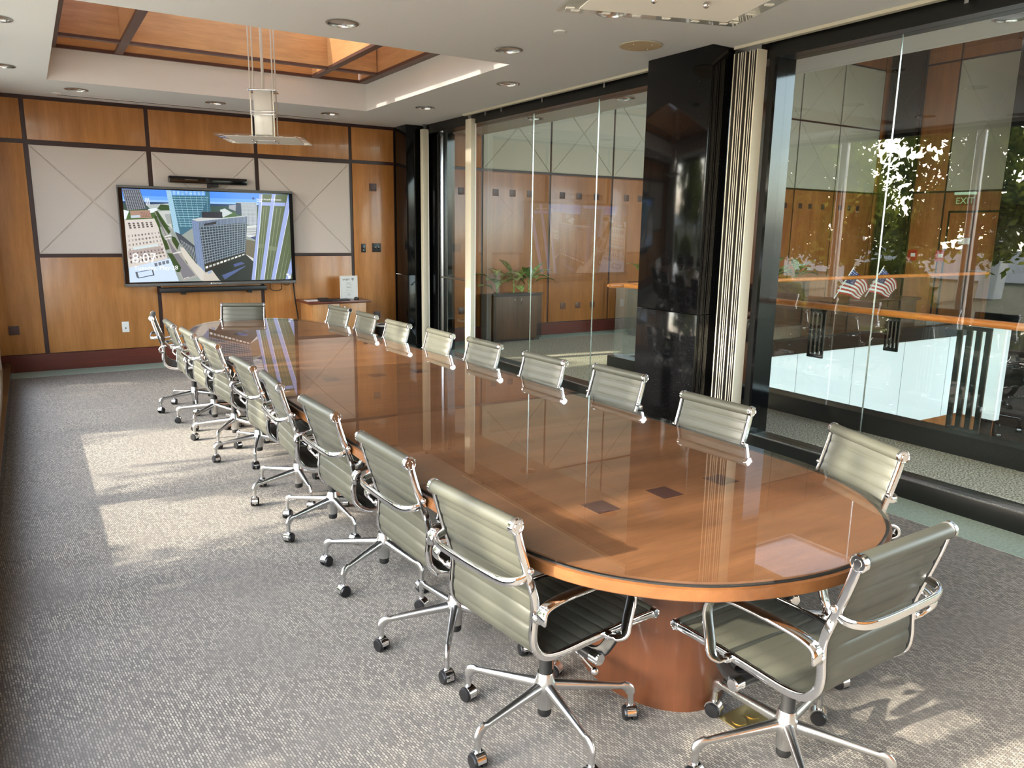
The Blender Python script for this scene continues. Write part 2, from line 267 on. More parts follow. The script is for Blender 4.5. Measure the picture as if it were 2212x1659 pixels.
# ------------------------------------------------------------------ mesh helpers
class MB:
    def __init__(s): s.bm = bmesh.new(); s.mats = []; s.cur = 0; s.sm = False
    def use(s, m):
        if m not in s.mats: s.mats.append(m)
        s.cur = s.mats.index(m); return s
    def face(s, vs, smooth=False):
        try: f = s.bm.faces.new(vs)
        except ValueError: return None
        f.material_index = s.cur; f.smooth = smooth; return f
    def v(s, *p): return s.bm.verts.new(p[0] if len(p) == 1 else p)
    def quad(s, *pts): return s.face([s.v(p) for p in pts])
    def box(s, x0, x1, y0, y1, z0, z1, bev=0):
        b = bmesh.new()
        bmesh.ops.create_cube(b, size=1)
        for v in b.verts: v.co = ((x0 + x1) / 2 + v.co.x * (x1 - x0), (y0 + y1) / 2 + v.co.y * (y1 - y0), (z0 + z1) / 2 + v.co.z * (z1 - z0))
        if bev: bmesh.ops.bevel(b, geom=b.edges[:], offset=bev, segments=2, affect='EDGES', profile=.6)
        s.merge(b); return s
    def merge(s, b, mat=None):
        mp = {}
        for v in b.verts:
            mp[v] = s.bm.verts.new(mat @ v.co if mat else v.co)
        for f in b.faces:
            s.face([mp[v] for v in f.verts], True)
        b.free()
    def sweep(s, path, sec, up=None, closed=False, cap=True, scale=None):
        """sec: list of (a,b) offsets, a along the side vector, b along the up vector"""
        P = [Vector(p) for p in path]; n = len(P); rings = []
        prev = None
        for i in range(n):
            a = P[(i - 1) % n] if (closed or i > 0) else P[i]
            b = P[(i + 1) % n] if (closed or i < n - 1) else P[i]
            T = (b - a).normalized()
            if up is not None:
                U = Vector(up); U = (U - T * U.dot(T))
                if U.length < 1e-4: U = prev if prev else Vector((1, 0, 0))
                U.normalize()
            else:
                if prev is None:
                    U = Vector((0, 0, 1)) if abs(T.z) < .9 else Vector((1, 0, 0))
                else: U = prev
                U = (U - T * U.dot(T)).normalized()
            prev = U; Sd = T.cross(U)
            k = scale[i] if scale else 1
            rings.append([s.v(P[i] + Sd * (q[0] * k) + U * (q[1] * k)) for q in sec])
        m = len(sec)
        for i in range(n if closed else n - 1):
            r, q = rings[i], rings[(i + 1) % n]
            for j in range(m): s.face([r[j], r[(j + 1) % m], q[(j + 1) % m], q[j]], True)
        if cap and not closed:
            s.face(rings[0][::-1]); s.face(rings[-1])
        return s
    def tube(s, path, r, seg=10, closed=False, scale=None):
        return s.sweep(path, [(r * math.cos(2 * PI * j / seg), r * math.sin(2 * PI * j / seg)) for j in range(seg)], None, closed, True, scale)
    def lathe(s, prof, seg=20, origin=(0, 0, 0), axis='Z'):
        O = Vector(origin); rings = []
        for r, z in prof:
            ring = []
            for j in range(seg):
                a = 2 * PI * j / seg
                p = Vector((r * math.cos(a), r * math.sin(a), z))
                if axis == 'Y': p = Vector((p.x, p.z, -p.y))
                elif axis == 'X': p = Vector((p.z, p.y, -p.x))
                ring.append(s.v(O + p))
            rings.append(ring)
        for a, b in zip(rings, rings[1:]):
            for j in range(seg): s.face([a[j], a[(j + 1) % seg], b[(j + 1) % seg], b[j]], True)
        if prof[0][0] > 1e-5: s.face(rings[0][::-1])
        if prof[-1][0] > 1e-5: s.face(rings[-1])
        return s
    def sphere(s, c, r, seg=12):
        prof = [(max(1e-6, r * math.sin(PI * i / 8)), -r * math.cos(PI * i / 8)) for i in range(9)]
        return s.lathe(prof, seg, c)
    def prism(s, pts, z0, z1):
        lo = [s.v((x, y, z0)) for x, y in pts]; hi = [s.v((x, y, z1)) for x, y in pts]
        n = len(pts)
        for i in range(n): s.face([lo[i], lo[(i + 1) % n], hi[(i + 1) % n], hi[i]], True)
        s.face(lo[::-1]); s.face(hi); return s
    def build(s, name, mat=None, parent=None, ang=35, loc=None, rot=None):
        if mat is not None and not s.mats: s.mats = [mat]
        bmesh.ops.remove_doubles(s.bm, verts=s.bm.verts[:], dist=1e-6)
        bmesh.ops.recalc_face_normals(s.bm, faces=s.bm.faces[:])
        me = bpy.data.meshes.new(name); s.bm.to_mesh(me); s.bm.free()
        for m in s.mats: me.materials.append(m)
        for p in me.polygons: p.use_smooth = True
        me.set_sharp_from_angle(angle=rad(ang))
        o = bpy.data.objects.new(name, me); COL.objects.link(o)
        if parent: o.parent = parent
        if loc: o.location = loc
        if rot: o.rotation_euler = rot
        return o

def box(name, mat, x0, x1, y0, y1, z0, z1, parent=None, bev=0):
    return MB().box(x0, x1, y0, y1, z0, z1, bev).build(name, mat, parent)
def rrect(a, b, r=.3, n=3):
    """rounded rectangle section, half sizes a,b"""
    k = min(a, b) * r * 2 if r < .5 else min(a, b); k = min(k, min(a, b)); pts = []
    for cx, cy, s0 in ((a - k, b - k, 0), (-(a - k), b - k, PI / 2), (-(a - k), -(b - k), PI), (a - k, -(b - k), 1.5 * PI)):
        for i in range(n + 1):
            t = s0 + i * PI / 2 / n; pts.append((cx + k * math.cos(t), cy + k * math.sin(t)))
    return pts
def catmull(P, sub=6):
    P = [Vector(p) for p in P]; out = []
    for i in range(len(P) - 1):
        p0 = P[max(0, i - 1)]; p1 = P[i]; p2 = P[i + 1]; p3 = P[min(len(P) - 1, i + 2)]
        for k in range(sub):
            t = k / sub
            out.append(.5 * ((2 * p1) + (p2 - p0) * t + (2 * p0 - 5 * p1 + 4 * p2 - p3) * t * t + (3 * p1 - p0 - 3 * p2 + p3) * t ** 3))
    out.append(P[-1]); return out

def tag(o, label, cat, group=None):
    o['label'] = label; o['category'] = cat
    if group: o['group'] = group
    return o
def thing(name, label, cat, loc=(0, 0, 0), rotz=0, group=None):
    o = bpy.data.objects.new(name, None); COL.objects.link(o)
    o.empty_display_size = .1
    o.location = loc; o.rotation_euler = (0, 0, rotz)
    return tag(o, label, cat, group)
def struct(o): o['kind'] = 'structure'; return o
def dup(root, loc=None, rotz=None, label=None, group=None, parent=None):
    r = root.copy(); COL.objects.link(r)
    if parent: r.parent = parent
    if loc is not None: r.location = loc
    if rotz is not None: r.rotation_euler = (0, 0, rotz)
    if label: r['label'] = label
    if group: r['group'] = group
    for ch in list(root.children): dup(ch, parent=r)
    return r
def text(body, name, mat, parent, loc, size, rot, align='LEFT', depth=.0006, width=None):
    cu = bpy.data.curves.new(name, 'FONT'); cu.body = body; cu.size = size; cu.extrude = depth; cu.align_x = align
    o = bpy.data.objects.new(name, cu); COL.objects.link(o)
    bpy.context.view_layer.update()
    me = bpy.data.meshes.new_from_object(o.evaluated_get(bpy.context.evaluated_depsgraph_get()))
    bpy.data.objects.remove(o); bpy.data.curves.remove(cu)
    if width:
        xs = [v.co.x for v in me.vertices]; k = width / max(1e-6, max(xs) - min(xs))
        for v in me.vertices: v.co.x *= k
    me.materials.clear(); me.materials.append(mat)
    t = bpy.data.objects.new(name, me); COL.objects.link(t); t.parent = parent
    t.location = loc; t.rotation_euler = rot; return t
# ------------------------------------------------------------------ room shell
ZC = 2.988          # ceiling
D = 10.05           # back wall plane
XG = 4.605          # front of the glass wall framing
XP = 4.70           # glass plane
YF = -2.3           # wall behind the camera
XL = -0.33          # window wall

struct(box('floor', M['carpet'], -.42, 4.272, YF, 9.64, -.06, 0))
m = MB(); m.box(4.272, 4.66, YF, 10.05, -.06, .0015); m.box(-.42, 4.272, 9.64, 10.05, -.06, .0015)
struct(m.build('trim_1', M['carpet_border']))

# ceiling with openings for the two coves, the cans and the loudspeaker
CANS = [(.57, 9.33), (1.92, 9.33), (3.23, 9.33), (1.92, 5.25), (3.23, 5.25), (3.23, 4.01), (3.95, 8.2), (3.95, 6.42), (-.05, 8.35), (-.05, 6.49),
        (.57, 5.25), (.57, 4.01), (1.92, 4.01), (-.05, 4.56)]
COVES = [(.30, 3.52, 5.70, 8.88), (.30, 3.52, .36, 3.56)]
RC = .098
def holed(name, outer, rects, circles, z, mat, r=RC):
    bm = bmesh.new(); edges = []
    def loop(pts):
        vs = [bm.verts.new((x, y, z)) for x, y in pts]
        for i in range(len(vs)): edges.append(bm.edges.new((vs[i], vs[(i + 1) % len(vs)])))
    x0, x1, y0, y1 = outer
    loop([(x0, y0), (x1, y0), (x1, y1), (x0, y1)])
    for a, b, c, d in rects: loop([(a, c), (b, c), (b, d), (a, d)])
    for cx, cy in circles: loop([(cx + r * math.cos(2 * PI * k / 20), cy + r * math.sin(2 * PI * k / 20)) for k in range(20)])
    bmesh.ops.triangle_fill(bm, use_beauty=True, use_dissolve=False, edges=edges, normal=(0, 0, -1))
    me = bpy.data.meshes.new(name); bm.to_mesh(me); bm.free(); me.materials.append(mat)
    o = bpy.data.objects.new(name, me); COL.objects.link(o); return o
struct(holed('ceiling', (-.45, 4.72, YF, 10.12), COVES, CANS, ZC, M['ceiling']))

def cove(n, x0, x1, y0, y1, upper):
    m = MB(); t = .03; z1 = 3.285
    m.box(x0 - t, x0, y0 - t, y1 + t, ZC + .001, z1); m.box(x1, x1 + t, y0 - t, y1 + t, ZC + .001, z1)
    m.box(x0, x1, y0 - t, y0, ZC + .001, z1); m.box(x0, x1, y1, y1 + t, ZC + .001, z1)
    o = struct(m.build('trim_%d' % n, M['cove']))
    # wood coffer frame above the cove
    f = MB(); w = .10
    f.box(x0 - .03, x0 + w, y0 - .03, y1 + .03, z1, z1 + .03); f.box(x1 - w, x1 + .03, y0 - .03, y1 + .03, z1, z1 + .03)
    f.box(x0 + w, x1 - w, y0 - .03, y0 + w * .3, z1, z1 + .03); f.box(x0 + w, x1 - w, y1 - w * .3, y1 + .03, z1, z1 + .03)
    f.build('coffer_rim', M['coffer_trim'], o)
    H = 3.93
    g = MB().box(x0 - .03, x0 + w - .01, y0 - .03, y1 + .03, z1 + .03, H); g.build('coffer_side', M['coffer_y'], o)
    MB().box(x1 - w + .01, x1 + .03, y0 - .03, y1 + .03, z1 + .03, H).build('coffer_side', M['coffer_y'], o)
    MB().box(x0 + w, x1 - w, y0 - .03, y0 + .02, z1 + .03, H).build('coffer_side', M['coffer'], o)
    MB().box(x0 + w, x1 - w, y1 - .02, y1 + .03, z1 + .03, H).build('coffer_side', M['coffer'], o)
    for bx in (x0 + .635, x1 - .615):
        b = MB().box(bx - .034, bx + .034, y0 + .02, y1 - .02, z1 + .03, H - .06).build('coffer_beam', M['coffer_y'], o)
        MB().box(bx - .038, bx + .038, y0 + .02, y1 - .02, z1 + .002, z1 + .03).build('beam_cap', M['coffer_trim'], b)
    for by in (y0 + .54, y1 - .54):
        for xa, xb in ((x0 + w, x0 + .60), (x0 + .67, x1 - .65), (x1 - .58, x1 - w)):
            b = MB().box(xa, xb, by - .03, by + .03, z1 + .03, H - .08).build('coffer_beam', M['coffer'], o)
            MB().box(xa, xb, by - .034, by + .034, z1 + .006, z1 + .03).build('beam_cap', M['coffer_trim'], b)
    MB().box(x0 - .05, x1 + .05, y0 - .05, y1 + .05, H + .02, H + .035).build('skylight_or_lid', M['skylight'] if upper else M['coffer'], o)  # unseen near cove is closed with a wood lid instead of skylight glass
cove(2, *COVES[0], True)
cove(3, *COVES[1], False)

# back wall: dark grid with raised veneer and fabric panels
XB = [-.42, .08, 1.29, 2.51, 3.735, 4.36]
def xpanel(name, mat, parent, x0, x1, z0, z1, y, d=.022, axis='y', sgn=-1):
    """fabric panel with an X groove; front towards sgn*axis"""
    bm = bmesh.new()
    def P(a, b, dep):
        return (a, y + sgn * dep, b) if axis == 'y' else (y + sgn * dep, a, b)
    C = [(x0, z0), (x1, z0), (x1, z1), (x0, z1)]; c = ((x0 + x1) / 2, (z0 + z1) / 2)
    back = [bm.verts.new(P(a, b, 0)) for a, b in C]; rim = [bm.verts.new(P(a, b, d - .004)) for a, b in C]
    mid = bm.verts.new(P(c[0], c[1], d - .014)); cor = [bm.verts.new(P(a + (c[0] - a) * .01, b + (c[1] - b) * .01, d - .012)) for a, b in C]
    for i in range(4): bm.faces.new([back[i], back[(i + 1) % 4], rim[(i + 1) % 4], rim[i]])
    g = .011
    for i in range(4):
        A, B = Vector(C[i]), Vector(C[(i + 1) % 4]); Mv = Vector(c)
        e = (B - A).normalized(); nrm = Vector((-e.y, e.x))
        if nrm.dot(Mv - A) < 0: nrm = -nrm
        da = (Mv - A).normalized(); db = (Mv - B).normalized()
        pa = A + da * .02 + e * g + nrm * .002; pb = B + db * .02 - e * g + nrm * .002
        t = (pb - pa).length / 2; h = abs((Mv - A).dot(nrm)); L = (B - A).length / 2
        pc = Mv - nrm * (g * h / L + g) * 1.0
        fa, fb, fc = (bm.verts.new(P(p.x, p.y, d)) for p in (pa, pb, pc))
        bm.faces.new([fa, fb, fc])
        bm.faces.new([rim[i], rim[(i + 1) % 4], fb, fa])
        bm.faces.new([cor[i], fa, fc, mid]); bm.faces.new([fb, cor[(i + 1) % 4], mid, fc])
        bm.faces.new([rim[i], fa, cor[i]]); bm.faces.new([rim[(i + 1) % 4], cor[(i + 1) % 4], fb])
    bmesh.ops.recalc_face_normals(bm, faces=bm.faces[:])
    me = bpy.data.meshes.new(name); bm.to_mesh(me); bm.free(); me.materials.append(mat)
    o = bpy.data.objects.new(name, me); COL.objects.link(o); o.parent = parent; return o

wb = struct(box('wall_back', M['trim'], -.46, 4.37, D, D + .12, 0, ZC))
def wp(x0, x1, z0, z1, parent=wb, y=D, mat='wall_wood'):
    return MB().box(x0, x1, y - .014, y, z0, z1, .002).build('wood_panel', M[mat], parent)
g = .022
for i in range(5):
    a, b = XB[i] + (g if i else 0), XB[i + 1] - (g if i < 4 else .012)
    wp(a, b, 2.53, 2.945)
    if i in (0, 4): wp(a, b, .2, 2.485)
    else:
        wp(a, b, .2, 1.27); xpanel('fabric_panel', M['fabric'], wb, a + .004, b - .004, 1.312, 2.475, D - .001)
struct(box('baseboard_back', M['baseboard'], -.42, 4.36, D - .035, D - .0005, 0, .194))

# window wall on the left
wl = MB(); wl.box(XL - .13, XL - .07, 9.22, D + .1, 0, ZC + .4); wl.box(XL - .13, XL, YF - .1, 9.22, 2.945, ZC + .4); wl.box(XL - .13, XL, YF - .1, 9.22, -.2, .02)
struct(wl.build('wall_left', M['outer_wall']))
bl = MB(); bl.box(XL - .06, -.27, YF, 9.62, 0, .175); struct(bl.build('baseboard_left', M['granite']))
w3 = struct(MB().box(XL - .125, -.262, YF, 9.62, .175, .192, .004).build('window_3', M['granite']))
MUL = [9.15, 6.92, 5.09, 3.26, 1.43, -.4, -2.2]
for y in MUL:
    r = .06
    MB().lathe([(r, .192), (r, 2.945)], 20, (XL - .062, y, 0)).build('window_mullion', M['mullion'], w3)
for a, b in zip(MUL[1:], MUL):
    MB().box(XL - .075, XL - .063, a + .03, b - .03, .2, 2.94).build('glass_pane', M['glass_out'], w3)
MB().box(XL - .09, XL + .01, YF, 9.2, 2.9, 2.945).build('window_head', M['frame_black'], w3)

# wall behind the camera
wf = struct(box('wall_front', M['trim'], -.46, 4.7, YF - .12, YF, 0, ZC))
for i in range(5):
    a, b = XB[i] + g, XB[i + 1] - g
    MB().box(a, b, YF, YF + .014, 1.3 if i in (1, 2, 3) else .2, 2.48).build('wood_panel', M['wall_wood'], wf)
    MB().box(a, b, YF, YF + .014, 2.53, 2.945).build('wood_panel', M['wall_wood'], wf)
    if i in (1, 2, 3): MB().box(a, b, YF, YF + .014, .2, 1.27).build('wood_panel', M['wall_wood'], wf)

# granite piers in the glass wall
p = thing('granite_column', 'black polished granite column between the two glazed bays', 'column', (4.63, 4.575, 0))
mid = MB().box(-.29, .35, -.345, .345, 0, 1.02, .004).build('stone_cladding', M['granite'], p)
MB().box(-.29, .35, -.345, .345, 1.023, ZC, .004).build('stone_cladding', M['granite'], p)
p = thing('granite_column', 'black polished granite column in the far right corner beside the door', 'column', (4.72, 9.845, 0))
MB().box(-.36, .34, -.205, .2, 0, 1.02, .004).build('stone_cladding', M['granite'], p)
MB().box(-.36, .34, -.205, .2, 1.023, ZC, .004).build('stone_cladding', M['granite'], p)

# glazed bays
def bay(name, y0, y1, joints, ends):
    f = MB().box(XG, XG + .19, y0, y1, 0, .122, .004)
    o = struct(f.build(name, M['frame_black']))
    MB().box(XG + .002, XG + .012, y0, y1, .1225, .13).build('frame_lip', M['steel'], o)
    MB().box(XG, XG + .19, y0, y1, 2.872, ZC - .0005).build('frame_head', M['frame_black'], o)
    for e0, e1 in ends: MB().box(XG - .004, XG + .19, e0, e1, .122, 2.872).build('frame_jamb', M['granite'], o)
    js = [y0 + .02] + joints + [y1 - .02]
    if ends: js[-1] = ends[-1][0]
    for a, b in zip(js, js[1:]):
        MB().box(XP, XP + .011, a + .003, b - .003, .122, 2.872).build('glass_pane', M['glass'], o)
    for j in joints:
        MB().box(XP - .001, XP + .012, j - .0018, j + .0018, .122, 2.872).build('pane_joint', M['joint'], o)
    return o
bay('window_1', YF, 4.23, [-1.75, -.55, .65, 1.8, 3.0], [(3.855, 3.93)])
bay('window_2', 4.92, 8.36, [6.0, 7.115], [])
# glass door at the end of the far bay
d1 = struct(MB().box(XG, XG + .19, 8.36, 9.64, 2.872, ZC - .0005).build('door_1', M['frame_black']))
MB().box(XG, XG + .19, 8.36, 9.64, 0, .02).build('threshold', M['steel'], d1)
MB().box(XP, XP + .012, 8.42, 9.2, .03, 2.865).build('glass_pane', M['glass'], d1)
MB().box(XP - .02, XP + .03, 9.17, 9.20, .03, 2.865, .004).build('door_stile', M['frame_black'], d1)
MB().box(XP - .02, XP + .03, 9.287, 9.297, .03, 2.865, .002).build('door_stile', M['steel'], d1)
MB().tube([(XP, 8.52, 1.02), (XP - .06, 8.52, 1.02), (XP - .065, 8.56, 1.02), (XP - .065, 9.14, 1.02), (XP - .06, 9.18, 1.02), (XP, 9.18, 1.02)], .011).build('door_handle', M['steel'], d1)
struct(box('wall_right', M['granite'], XG + .06, XG + .3, 9.30, 9.64, 0, 2.872))

# curtain track along the glass
t = thing('ceiling_track', 'pale metal curtain track fixed to the ceiling along the glass wall', 'track', (4.545, 5, ZC))
MB().box(-.022, .022, -7.3, -.8, -.022, -.001).build('rail', M['cream'], t)
MB().box(-.022, .022, -.1, 3.38, -.022, -.001).build('rail', M['cream'], t)
for y in (2.55, 5.75, 6.75, 7.55, 7.9):
    MB().box(.012, .03, y - 5 - .012, y - 5 + .012, -.065, -.02).build('clip', M['steel'], t)

def blind(label, x, y0, y1, n, z0, z1, w, grp='vertical blind stacks along the glass wall'):
    t = thing('vertical_blind', label, 'blind', (x, y0, 0), 0, grp)
    MB().box(-.02, .02, 0, y1 - y0, z1, z1 + .035).build('carrier_rail', M['steel'], t)
    st = (y1 - y0) / n
    for k in range(n):
        a = rad(8 if k % 2 else -6); c = st * (k + .5); h = w / 2 * (1 - .12 * (k % 3))
        dx, dy = h * math.cos(a), h * math.sin(a); e = st * .2
        m = MB().use(M['cream']); P4 = [(-dx, c - dy - e), (dx, c + dy - e), (dx, c + dy + e), (-dx, c - dy + e)]
        lo = [m.v((px_, py_, z0)) for px_, py_ in P4]; hi = [m.v((px_, py_, z1)) for px_, py_ in P4]
        m.face(lo[::-1]); m.face(hi)
        for q in range(4):
            m.use(M['slat_shade'] if (q in (0, 2) and k) else M['cream']); m.face([lo[q], lo[(q + 1) % 4], hi[(q + 1) % 4], hi[q]])
        m.build('slat', None, t)
    return t
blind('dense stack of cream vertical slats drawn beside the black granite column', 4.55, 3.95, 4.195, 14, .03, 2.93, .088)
def post(label, x, y, w, d):
    t = thing('blind_post', label, 'blind', (x, y, 0), 0, 'vertical blind stacks along the glass wall')
    MB().box(-w / 2, w / 2, -d / 2, d / 2, .02, 2.925, .004).build('slat_pack', M['cream'], t)
    MB().box(-w / 4, w / 4, -d / 4, d / 4, 2.925, ZC - .001).build('carrier', M['steel'], t)
    MB().box(w / 2 - .012, w / 2 - .002, -d / 2 - .004, -d / 2 + .004, .05, 2.90).build('edge_strip', M['white'], t)
post('narrow cream blind post hanging at the door end of the far glass bay', 4.585, 8.285, .07, .14)
post('narrow cream blind post hanging beside the far corner column and the door', 4.56, 9.5, .085, .08)
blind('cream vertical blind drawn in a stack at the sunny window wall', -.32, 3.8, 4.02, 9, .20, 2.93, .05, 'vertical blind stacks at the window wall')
# ------------------------------------------------------------------ ceiling fittings
def downlight_proto(name='ceiling_downlight'):
    t = thing(name, '', 'ceiling light', (0, 0, 0))
    m = MB().use(M['steel'])
    prof = [(RC - .004, .004), (RC + .012, -.002), (RC + .012, -.005), (RC - .002, -.007), (RC - .004, .004)]
    m.lathe(prof, 28); m.build('trim_ring', None, t)
    seg = 20; m = MB()
    # fluted specular cone
    rings = []
    for k, (r, z) in enumerate([(RC - .004, .0), (RC - .016, .045), (RC - .036, .085), (.036, .115)]):
        rings.append([m.v(((r - (.006 if j % 2 else 0)) * math.cos(2 * PI * j / seg), (r - (.006 if j % 2 else 0)) * math.sin(2 * PI * j / seg), z)) for j in range(seg)])
    for a, b in zip(rings, rings[1:]):
        for j in range(seg): m.face([a[j], a[(j + 1) % seg], b[(j + 1) % seg], b[j]])
    m.face(rings[-1]); m.build('reflector', M['reflector'], t, 10)
    MB().sphere((0, 0, .095), .022, 14).build('bulb', M['bezel'], t)
    return t
LIGHT_LABEL = ['round recessed downlight over the far left corner, left of the slot grille', 'round recessed downlight in front of the television wall, between two others',
  'round recessed downlight near the far wall above the low cabinet', 'big round downlight in the ceiling strip nearest the left pendant lamp',
  'round recessed downlight between the skylight recess and the tan loudspeaker', 'round downlight half hidden behind the edge of the large glass lamp plate',
  'round recessed downlight near the far end of the curtain track', 'round recessed downlight beside the track, nearer the granite column',
  'lower of the two downlights cut by the left picture edge', 'upper of the two downlights cut by the left picture edge',
  'downlight in the strip between the two ceiling recesses, out at the window side', 'downlight at the window side by the near ceiling recess', 'downlight in the strip beside the near ceiling recess', 'downlight over the window ledge in the near half']
lp = downlight_proto()
for i, (x, y) in enumerate(CANS):
    if i == 0: lp.location = (x, y, ZC); lp['label'] = LIGHT_LABEL[0]; lp['group'] = 'recessed downlights in the meeting room ceiling'
    elif i < 10: dup(lp, (x, y, ZC), rad(17 * i), LIGHT_LABEL[i], 'recessed downlights in the meeting room ceiling')
    else: dup(lp, (x, y, ZC), rad(17 * i), LIGHT_LABEL[i], 'recessed downlights in the meeting room ceiling')
t = thing('ceiling_speaker', 'round tan loudspeaker grille flush in the ceiling by the granite column', 'loudspeaker', (3.94, 4.56, ZC))
MB().lathe([(.15, -.001), (.158, -.004), (.158, -.008), (.148, -.010)], 36).build('rim', M['cream'], t)
gr = MB().lathe([(1e-6, -.0125), (.148, -.0105)], 36).build('grille', M['speaker'], t)
for a in range(4): MB().sphere((.095 * math.cos(a * PI / 2 + .3), .095 * math.sin(a * PI / 2 + .3), -.0125), .004, 8).build('screw', M['white'], gr)
def disk(x, y, r, label, z=ZC):
    tag(MB().lathe([(r, -.001), (r * 1.02, -.006), (r * .9, -.010)], 20, (0, 0, 0)).build('ceiling_sprinkler_cover', M['white'], loc=(x, y, z)), label, 'sprinkler cover')
disk(3.23, 4.58, .042, 'small round sprinkler cover on the ceiling left of the tan loudspeaker')
disk(.4, 9.70, .045, 'small round sprinkler cover beside the left end of the slot grille')
disk(3.36, 9.58, .045, 'small round sprinkler cover at the right end of the slot grille')
t = thing('slot_diffuser', 'long narrow black air slot in the ceiling in front of the television wall', 'air vent', (1.9, 9.81, ZC))
MB().box(-1.5, 1.5, -.028, .028, -.004, -.0005).build('frame', M['white'], t)
MB().box(-1.49, 1.49, -.017, .017, -.005, -.0042).build('slot', M['black_soft'], t)

# ------------------------------------------------------------------ pendants
def pendant(name, label, x, y, zp, rot, half):
    t = thing(name, label, 'pendant lamp', (x, y, zp), rot, 'square glass pendant lamps over the table')
    pl = MB().box(-half, half, -half, half, -.006, .006, .002).build('glass_plate', M['glass_plate'], t)
    h2 = half * .82
    MB().box(-h2, h2, -h2, h2, -.0085, -.0062).build('frosted_panel', M['etched'], pl)
    for s in (-1, 1):
        for k in range(6):
            c = (-.83 + .333 * k) * half
            for (cx, cy) in ((c, s * half * .91), (s * half * .91, c)):
                MB().box(cx - .014, cx + .014, cy - .009, cy + .009, -.0075, -.0062).build('etched_square', M['etched'], pl)
    sh = MB().box(-.075, .075, -.075, .075, .03, .40, .003).build('frosted_shade', M['frosted'], t)
    MB().box(-.12, .12, -.10, .10, .40, .408, .002).build('top_plate', M['chrome'], t)
    for z in (.20, .225): 
        MB().sweep([(-.10, -.09, z), (.10, -.09, z), (.10, .09, z), (-.10, .09, z)], rrect(.004, .004), (0, 0, 1), True).build('band', M['chrome'], t)
    for sx in (-1, 1):
        for sy in (-1, 1):
            r = MB().tube([(sx * .095, sy * .082, -.02), (sx * .095, sy * .082, 1.5)], .006, 8).build('rod', M['rod'], t)
            MB().sphere((sx * .095, sy * .082, -.018), .011, 10).build('finial', M['steel'], r)
            MB().sphere((sx * .095, sy * .082, .21), .011, 10).build('clamp', M['steel'], r)
    MB().tube([(0, 0, .408), (0, 0, 1.5)], .0125, 10).build('stem', M['rod'], t)
    MB().box(-.07, .07, -.006, .006, -.016, -.009).build('cross_bar', M['steel'], t)
    return t
pendant('pendant_lamp', 'square frosted glass pendant hanging on rods below the wood coffered skylight', 1.88, 7.16, 2.405, rad(-24), .365)
pendant('pendant_lamp', 'large near pendant glass plate cut by the upper edge of the view', 1.90, 1.96, 2.42, rad(-18), .35)

# ------------------------------------------------------------------ television wall
TY = 9.93
tv = thing('television', 'large grey wall mounted television showing a city street with high rise towers', 'television', (1.92, TY, .93))
ox, oz = 1.92, .93
b = MB()
bx0, bx1, bz0, bz1 = .92 - ox, 2.915 - ox, 0, 2.085 - oz
sx0, sx1, sz0, sz1 = .9675 - ox, 2.865 - ox, .9813 - oz, 2.0461 - oz
b.box(bx0, bx1, .012, .10, bz0, bz1, .006); b.build('housing', M['bezel'], tv)
b = MB().box(bx0 + .004, bx1 - .004, .004, .0125, sz1 + .012, bz1 - .002, .002); b.build('bezel_top', M['bezel'], tv)
MB().box(bx0 + .004, bx1 - .004, -.004, .0125, bz0 + .002, sz0 - .016, .003).build('bezel_bottom', M['bezel'], tv)
MB().box(bx0 + .004, bx1 - .004, .002, .0128, sz0 - .0155, sz1 + .0118).build('screen_border', M['black_gloss'], tv)
# picture
bm = bmesh.new(); lay = bm.loops.layers.float_color.new('pic')
level = [0]
def addpoly(col, uv):
    y = -.0001 - .000012 * level[0]
    vs = [bm.verts.new((sx0 + (sx1 - sx0) * u / 1000, y, sz0 + (sz1 - sz0) * v / 1000)) for u, v in uv]
    f = bm.faces.new(vs); f.normal_update()
    if f.normal.y > 0: f.normal_flip()
    c = (lin(col[0]), lin(col[1]), lin(col[2]), 1)
    for l in f.loops: l[lay] = c
for it in TV:
    level[0] += 1
    if it[0] == 'p': addpoly(it[1], it[2])
    else:
        _, col, q, nx, ny, fx, fy = it
        A, B_, C_, D_ = [Vector(p) for p in q]
        def bl(s, t_): return (A * (1 - s) + B_ * s) * (1 - t_) + (D_ * (1 - s) + C_ * s) * t_
        for i in range(nx):
            for j in range(ny):
                s0, s1 = (i + .5 - fx / 2) / nx, (i + .5 + fx / 2) / nx; t0, t1 = (j + .5 - fy / 2) / ny, (j + .5 + fy / 2) / ny
                k = 1 if fx == 1 or fy == 1 else (.8 + .4 * random.random())
                addpoly([min(255, c * k) for c in col], [bl(s0, t0), bl(s1, t0), bl(s1, t1), bl(s0, t1)])
bmesh.ops.triangulate(bm, faces=[f for f in bm.faces if len(f.verts) > 4])
me = bpy.data.meshes.new('screen'); bm.to_mesh(me); bm.free(); me.materials.append(M['screen'])
so = bpy.data.objects.new('screen', me); COL.objects.link(so); so.parent = tv; so.location = (0, .0005, 0)
so['label'] = 'lit screen with a city aerial picture'
up = (PI / 2, 0, 0)
def sc(u, v): return (sx0 + (sx1 - sx0) * u / 1000, -.0035, sz0 + (sz1 - sz0) * v / 1000)
text('8:07', 'clock_text', M['screen_text'], so, sc(24, 216), .158, up, width=.255)
text('Tuesday, May 28', 'date_text', M['screen_text'], so, sc(30, 136), .066, up, width=.475)
text('Start your Microsoft 365 subscription', 'notice_text', M['screen_text'], so, sc(787, 926), .028, up, width=.305)
text('today', 'notice_text', M['screen_text'], so, sc(787, 904), .028, up)
text('ClearTouch', 'logo_text', M['white_ink'], tv, (1.885 - ox, -.0042, .945 - oz), .026, up, width=.10)
